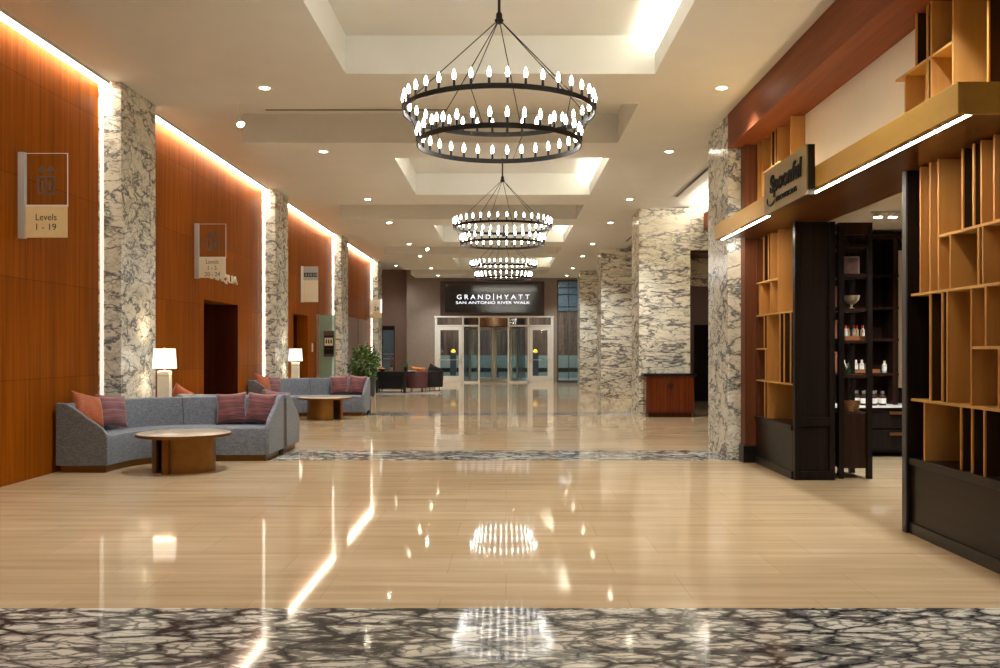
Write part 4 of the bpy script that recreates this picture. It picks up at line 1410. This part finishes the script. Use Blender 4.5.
flower_pot(-3.90, 31.55, 0.745, M['orange_pot'], 'tan flower pot with magenta orchid on the black console table', M['petal'])
flower_pot(-3.40, 31.62, 0.745, M['black'], 'small dark pot with pale bloom at the right end of the console table', M['leaf_light'])
t = thing('fruit_bowl', (-4.22, 31.6, 0.745), 'low dark bowl of oranges on the black console table', 'bowl')
part('bowl', MB().lathe([(0.05, 0), (0.12, 0.03), (0.15, 0.07), (0.14, 0.07), (0.11, 0.035), (0, 0.02)], 20), M['black'], t, 0, 40, False)
for i in range(6):
    a = 2 * PI * i / 5
    o = part('orange', MB().ball((-4.22 + (0.075 * math.cos(a) if i < 5 else 0), 31.6 + (0.075 * math.sin(a) if i < 5 else 0), 0.745 + (0.075 if i < 5 else 0.125)), 0.036, 12), M['orange'], None, 0, 60)
    tag(o, 'orange in the dark bowl on the console table' if i < 5 else 'topmost orange of the bowl on the console table', 'fruit', 'oranges in the bowl')
o = part('open_book', MB().box(-3.33, -3.06, 31.45, 31.66, 0.746, 0.765), M['paper'], None, 0.004)
tag(o, 'white book lying at the right end of the black console table', 'book')
t = thing('window_1', (-5.33, 42.2, 0), 'narrow blue-grey glass door in the far left corner', 'door')
t['kind'] = 'structure'
part('frame', MB().box(-5.62, -5.58, 42.2, 42.28, 0, 2.55).box(-5.09, -5.05, 42.2, 42.28, 0, 2.55).box(-5.58, -5.09, 42.2, 42.28, 2.36, 2.55), M['black'], t)
part('pane', MB().box(-5.58, -5.09, 42.22, 42.24, 0, 2.36), plain('blue_grey_glass', rgb(104, 122, 134), 0.2, 0, 0.15, 3), t)
part('bar', MB().box(-5.57, -5.10, 42.19, 42.215, 1.25, 1.29), M['steel'], t)
part('bar', MB().box(-5.57, -5.10, 42.19, 42.215, 1.03, 1.08), M['steel'], t)

# ------------------------------------------------------------------ revolving door wall
XM = [(-3.17, -3.07), (-1.95, -1.88), (-1.235, -1.165), (0.07, 0.15), (0.965, 1.035), (2.0, 2.11)]
YF0, YF1 = YB - 0.06, YB + 0.10
t = thing('entrance_frame', (-0.5, YB, 0), 'champagne metal frame of the entrance with glass panes around the revolving door', 'door frame')
f = MB()
for a, b in XM:
    f.box(a, b, YF0, YF1, 0, 2.95)
part('mullions', f, M['frame_metal'], t, 0.004)
part('head_rail', MB().box(-3.19, 2.13, YF0 - 0.02, YF1, 2.90, 2.97), M['frame_metal'], t, 0.004)
part('transom_rail', MB().box(-3.07, -1.235, YF0, YF1, 2.50, 2.57).box(0.15, 2.0, YF0, YF1, 2.50, 2.57), M['frame_metal'], t)
for a, b in ((-3.07, -1.95), (-1.88, -1.235), (0.15, 0.965), (1.035, 2.0)):
    part('transom_pane', MB().box(a, b, YB + 0.01, YB + 0.02, 2.57, 2.90), M['glass'], t)
for a, b in ((-1.88, -1.235), (0.15, 0.965)):
    part('side_pane', MB().box(a, b, YB + 0.01, YB + 0.02, 0.06, 2.50), M['glass'], t)
part('threshold', MB().box(-3.07, -1.235, YF0, YF1, 0, 0.06), M['frame_metal'], t)
part('threshold', MB().box(0.15, 2.0, YF0, YF1, 0, 0.06), M['frame_metal'], t)
for nm, a, b in (('left', -3.07, -1.95), ('right', 1.035, 2.0)):
    d = thing('swing_door', ((a + b) / 2, YB, 0), 'glazed swing door on the %s of the revolving door, with push bar' % nm, 'door', 'entrance swing doors')
    y0, y1 = YB - 0.05, YB - 0.005
    part('frame', MB().box(a + 0.01, a + 0.15, y0, y1, 0.065, 2.49).box(b - 0.15, b - 0.01, y0, y1, 0.065, 2.49).box(a + 0.15, b - 0.15, y0, y1, 2.34, 2.49).box(a + 0.15, b - 0.15, y0, y1, 0.065, 0.30), M['frame_metal'], d, 0.003)
    part('pane', MB().box(a + 0.15, b - 0.15, y0 + 0.02, y0 + 0.028, 0.30, 2.34), M['glass'], d)
    part('push_bar', MB().box(a + 0.10, b - 0.10, y0 - 0.05, y0 - 0.02, 1.0, 1.04).box(a + 0.10, a + 0.13, y0 - 0.02, y0, 1.0, 1.04).box(b - 0.13, b - 0.10, y0 - 0.02, y0, 1.0, 1.04), M['steel'], d)
    part('pull', MB().cyl(b - 0.05 if nm == 'left' else a + 0.05, y0 - 0.04, 0.9, 1.3, 0.012, 8), M['steel'], d)
RC = (-0.55, YB + 1.45)
t = thing('revolving_door', (RC[0], RC[1], 0), 'revolving door with bronze drum canopy under the hotel sign', 'revolving door')
rad = 1.44
part('canopy', MB().lathe([(rad - 0.02, 2.52), (rad + 0.02, 2.52), (rad + 0.02, 2.89), (rad - 0.02, 2.89)], 48, (RC[0], RC[1], 0), closed=True).lathe([(0, 2.52), (rad - 0.02, 2.52)], 48, (RC[0], RC[1], 0)), M['bronze_metal'], t, 0, 40)
for a0 in (-PI * 0.5 + 0.52, PI * 0.5 + 0.52):
    part('curved_pane', MB().lathe([(rad - 0.01, 0.05), (rad + 0.01, 0.05), (rad + 0.01, 2.52), (rad - 0.01, 2.52)], 20, (RC[0], RC[1], 0), a0, a0 + PI - 1.04, True), M['glass'], t, 0, 40)
part('centre_post', MB().cyl(RC[0], RC[1], 0, 2.52, 0.05, 14), M['frame_metal'], t, 0, 40)
for k in range(4):
    a = 0.62 + k * PI / 2
    def rot_box(m):
        m.v = [(RC[0] + p[0] * math.cos(a) - p[1] * math.sin(a), RC[1] + p[0] * math.sin(a) + p[1] * math.cos(a), p[2]) for p in m.v]
        return m
    wg = part('wing_frame', rot_box(MB().box(0.06, 0.14, -0.025, 0.025, 0.02, 2.50).box(1.28, 1.38, -0.025, 0.025, 0.02, 2.50).box(0.14, 1.28, -0.025, 0.025, 2.38, 2.50).box(0.14, 1.28, -0.025, 0.025, 0.02, 0.16)), M['frame_metal'], t)
    part('pane', rot_box(MB().box(0.14, 1.28, -0.004, 0.004, 0.16, 2.38)), M['glass'], wg)

t = thing('hotel_sign', (-0.6, YB, 2.97), 'wide black sign with lit letters GRAND HYATT above the revolving door', 'sign')
part('frame', MB().box(-2.92, 1.70, YB - 0.10, YB - 0.002, 4.36, 4.50).box(-2.92, 1.70, YB - 0.10, YB - 0.002, 2.985, 3.12).box(-2.92, -2.72, YB - 0.10, YB - 0.002, 3.12, 4.36).box(1.52, 1.70, YB - 0.10, YB - 0.002, 3.12, 4.36), plain('dark_sign_frame', rgb(52, 24, 14), 0.4, 0, 0.1, 6), t, 0.004)
part('panel', MB().box(-2.72, 1.52, YB - 0.05, YB - 0.002, 3.12, 4.36), M['black_stone'], t)
def letters(s, x0, x1, z, h):
    put('lettering', text_mesh(s, x1 - x0, h, 0.02, M['white_letter'], Vector(((x0 + x1) / 2, YB - 0.06, z)) - base_of(t), (1, 0, 0), (0, 0, 1), 0, 0, 0.0), t)
k_ = YB / F
letters('G R A N D', (457 - 506) * k_, (490.5 - 506) * k_, 1.5 + (349 - 297) * k_, 0.205)
letters('H Y A T T', (497 - 506) * k_, (529.5 - 506) * k_, 1.5 + (349 - 297) * k_, 0.205)
part('divider_bar', MB().box((493.3 - 506) * k_, (493.9 - 506) * k_, YB - 0.07, YB - 0.052, 3.67, 3.97), M['white_letter'], t)
letters('SAN ANTONIO RIVER WALK', (456 - 506) * k_, (530 - 506) * k_, 1.5 + (349 - 302.7) * k_, 0.115)

# tall window right of the entrance
t = thing('window_2', (2.8, YB, 0), 'tall dark window wall between the entrance and the farthest right column', 'window')
t['kind'] = 'structure'
f = MB().box(2.27, 2.33, YB, YB + 0.1, 0, 4.58).box(3.24, 3.30, YB, YB + 0.1, 0, 4.58).box(2.78, 2.81, YB, YB + 0.1, 0, 4.58).box(2.33, 3.24, YB, YB + 0.1, 4.50, 4.58).box(2.33, 3.24, YB, YB + 0.1, 0, 0.1)
for z in (3.35, 3.9, 4.2):
    f.box(2.33, 3.24, YB + 0.02, YB + 0.06, z, z + 0.05)
part('frame', f, M['planter'], t)
part('pane', MB().box(2.33, 3.24, YB + 0.06, YB + 0.07, 0.1, 4.5), M['glass'], t)

# what shows through the glass: a forecourt at night
struct('ground_forecourt', MB().box(-9, 9, 46.5, 58, -0.3, -0.001), M['paving'])
struct('wall_forecourt_low', MB().box(-8, 8, 50.0, 50.4, 0.0, 1.15), M['lowwall'])
struct('wall_forecourt_screen', MB().box(-8, 8, 51.5, 51.7, 0, 3.6), M['bamboo'])
struct('wall_forecourt_upper', MB().box(-8, 8, 51.4, 51.8, 3.6, 6.5), M['teal_wall'])
struct('ceiling_forecourt', MB().box(-9, 9, 46.5, 52, 5.6, 5.8), M['teal_wall'])
for x, y, lb in ((-2.75, 48.5, 'yellow lantern glowing behind the left swing door'), (1.53, 48.5, 'yellow lantern glowing behind the right swing door')):
    t = thing('lantern', (x, y, 0), lb, 'lantern', 'yellow lanterns outside the entrance')
    part('pedestal', MB().box(x - 0.16, x + 0.16, y - 0.16, y + 0.16, 0, 1.30), M['paving'], t, 0.01)
    part('glow', MB().lathe([(0.06, 0), (0.13, 0.04), (0.12, 0.10), (0.07, 0.16), (0.03, 0.19)], 16, (x, y, 1.30)), M['yellow_lamp'], t, 0, 40)
o = part('black_bench', MB().box(-6, 5, 49.2, 49.6, 0.28, 0.5).box(-5.5, -5.3, 49.2, 49.6, 0, 0.28).box(4.3, 4.5, 49.2, 49.6, 0, 0.28).box(-0.6, -0.4, 49.2, 49.6, 0, 0.28), M['black'])
tag(o, 'long black bench outside beyond the revolving door', 'bench')


def area(name, loc, rot, sx, sy, power, col):
    ld = bpy.data.lights.new(name, 'AREA')
    ld.shape = 'RECTANGLE'
    ld.size, ld.size_y = sx, sy
    ld.energy = power
    ld.color = col
    o = bpy.data.objects.new(name, ld)
    COL.objects.link(o)
    o.location = loc
    o.rotation_euler = rot
    return o


area('forecourt_light', (-0.5, 48.5, 5.5), (0, 0, 0), 8, 2, 480, (0.85, 0.97, 1.0))
for x in (4.60, 4.78):
    spot('shop_beam', (x, 11.5, 3.11), 110, 2.5, 0.7)
spot('shop_beam', (5.2, 9.6, 3.15), 130, 2.6, 0.7)
for y in (13.2,):
    spot('swivel_beam', (-3.78, y - 0.05, 4.64), 25, 1.4, 0.7, (0.5, -0.5, 0))
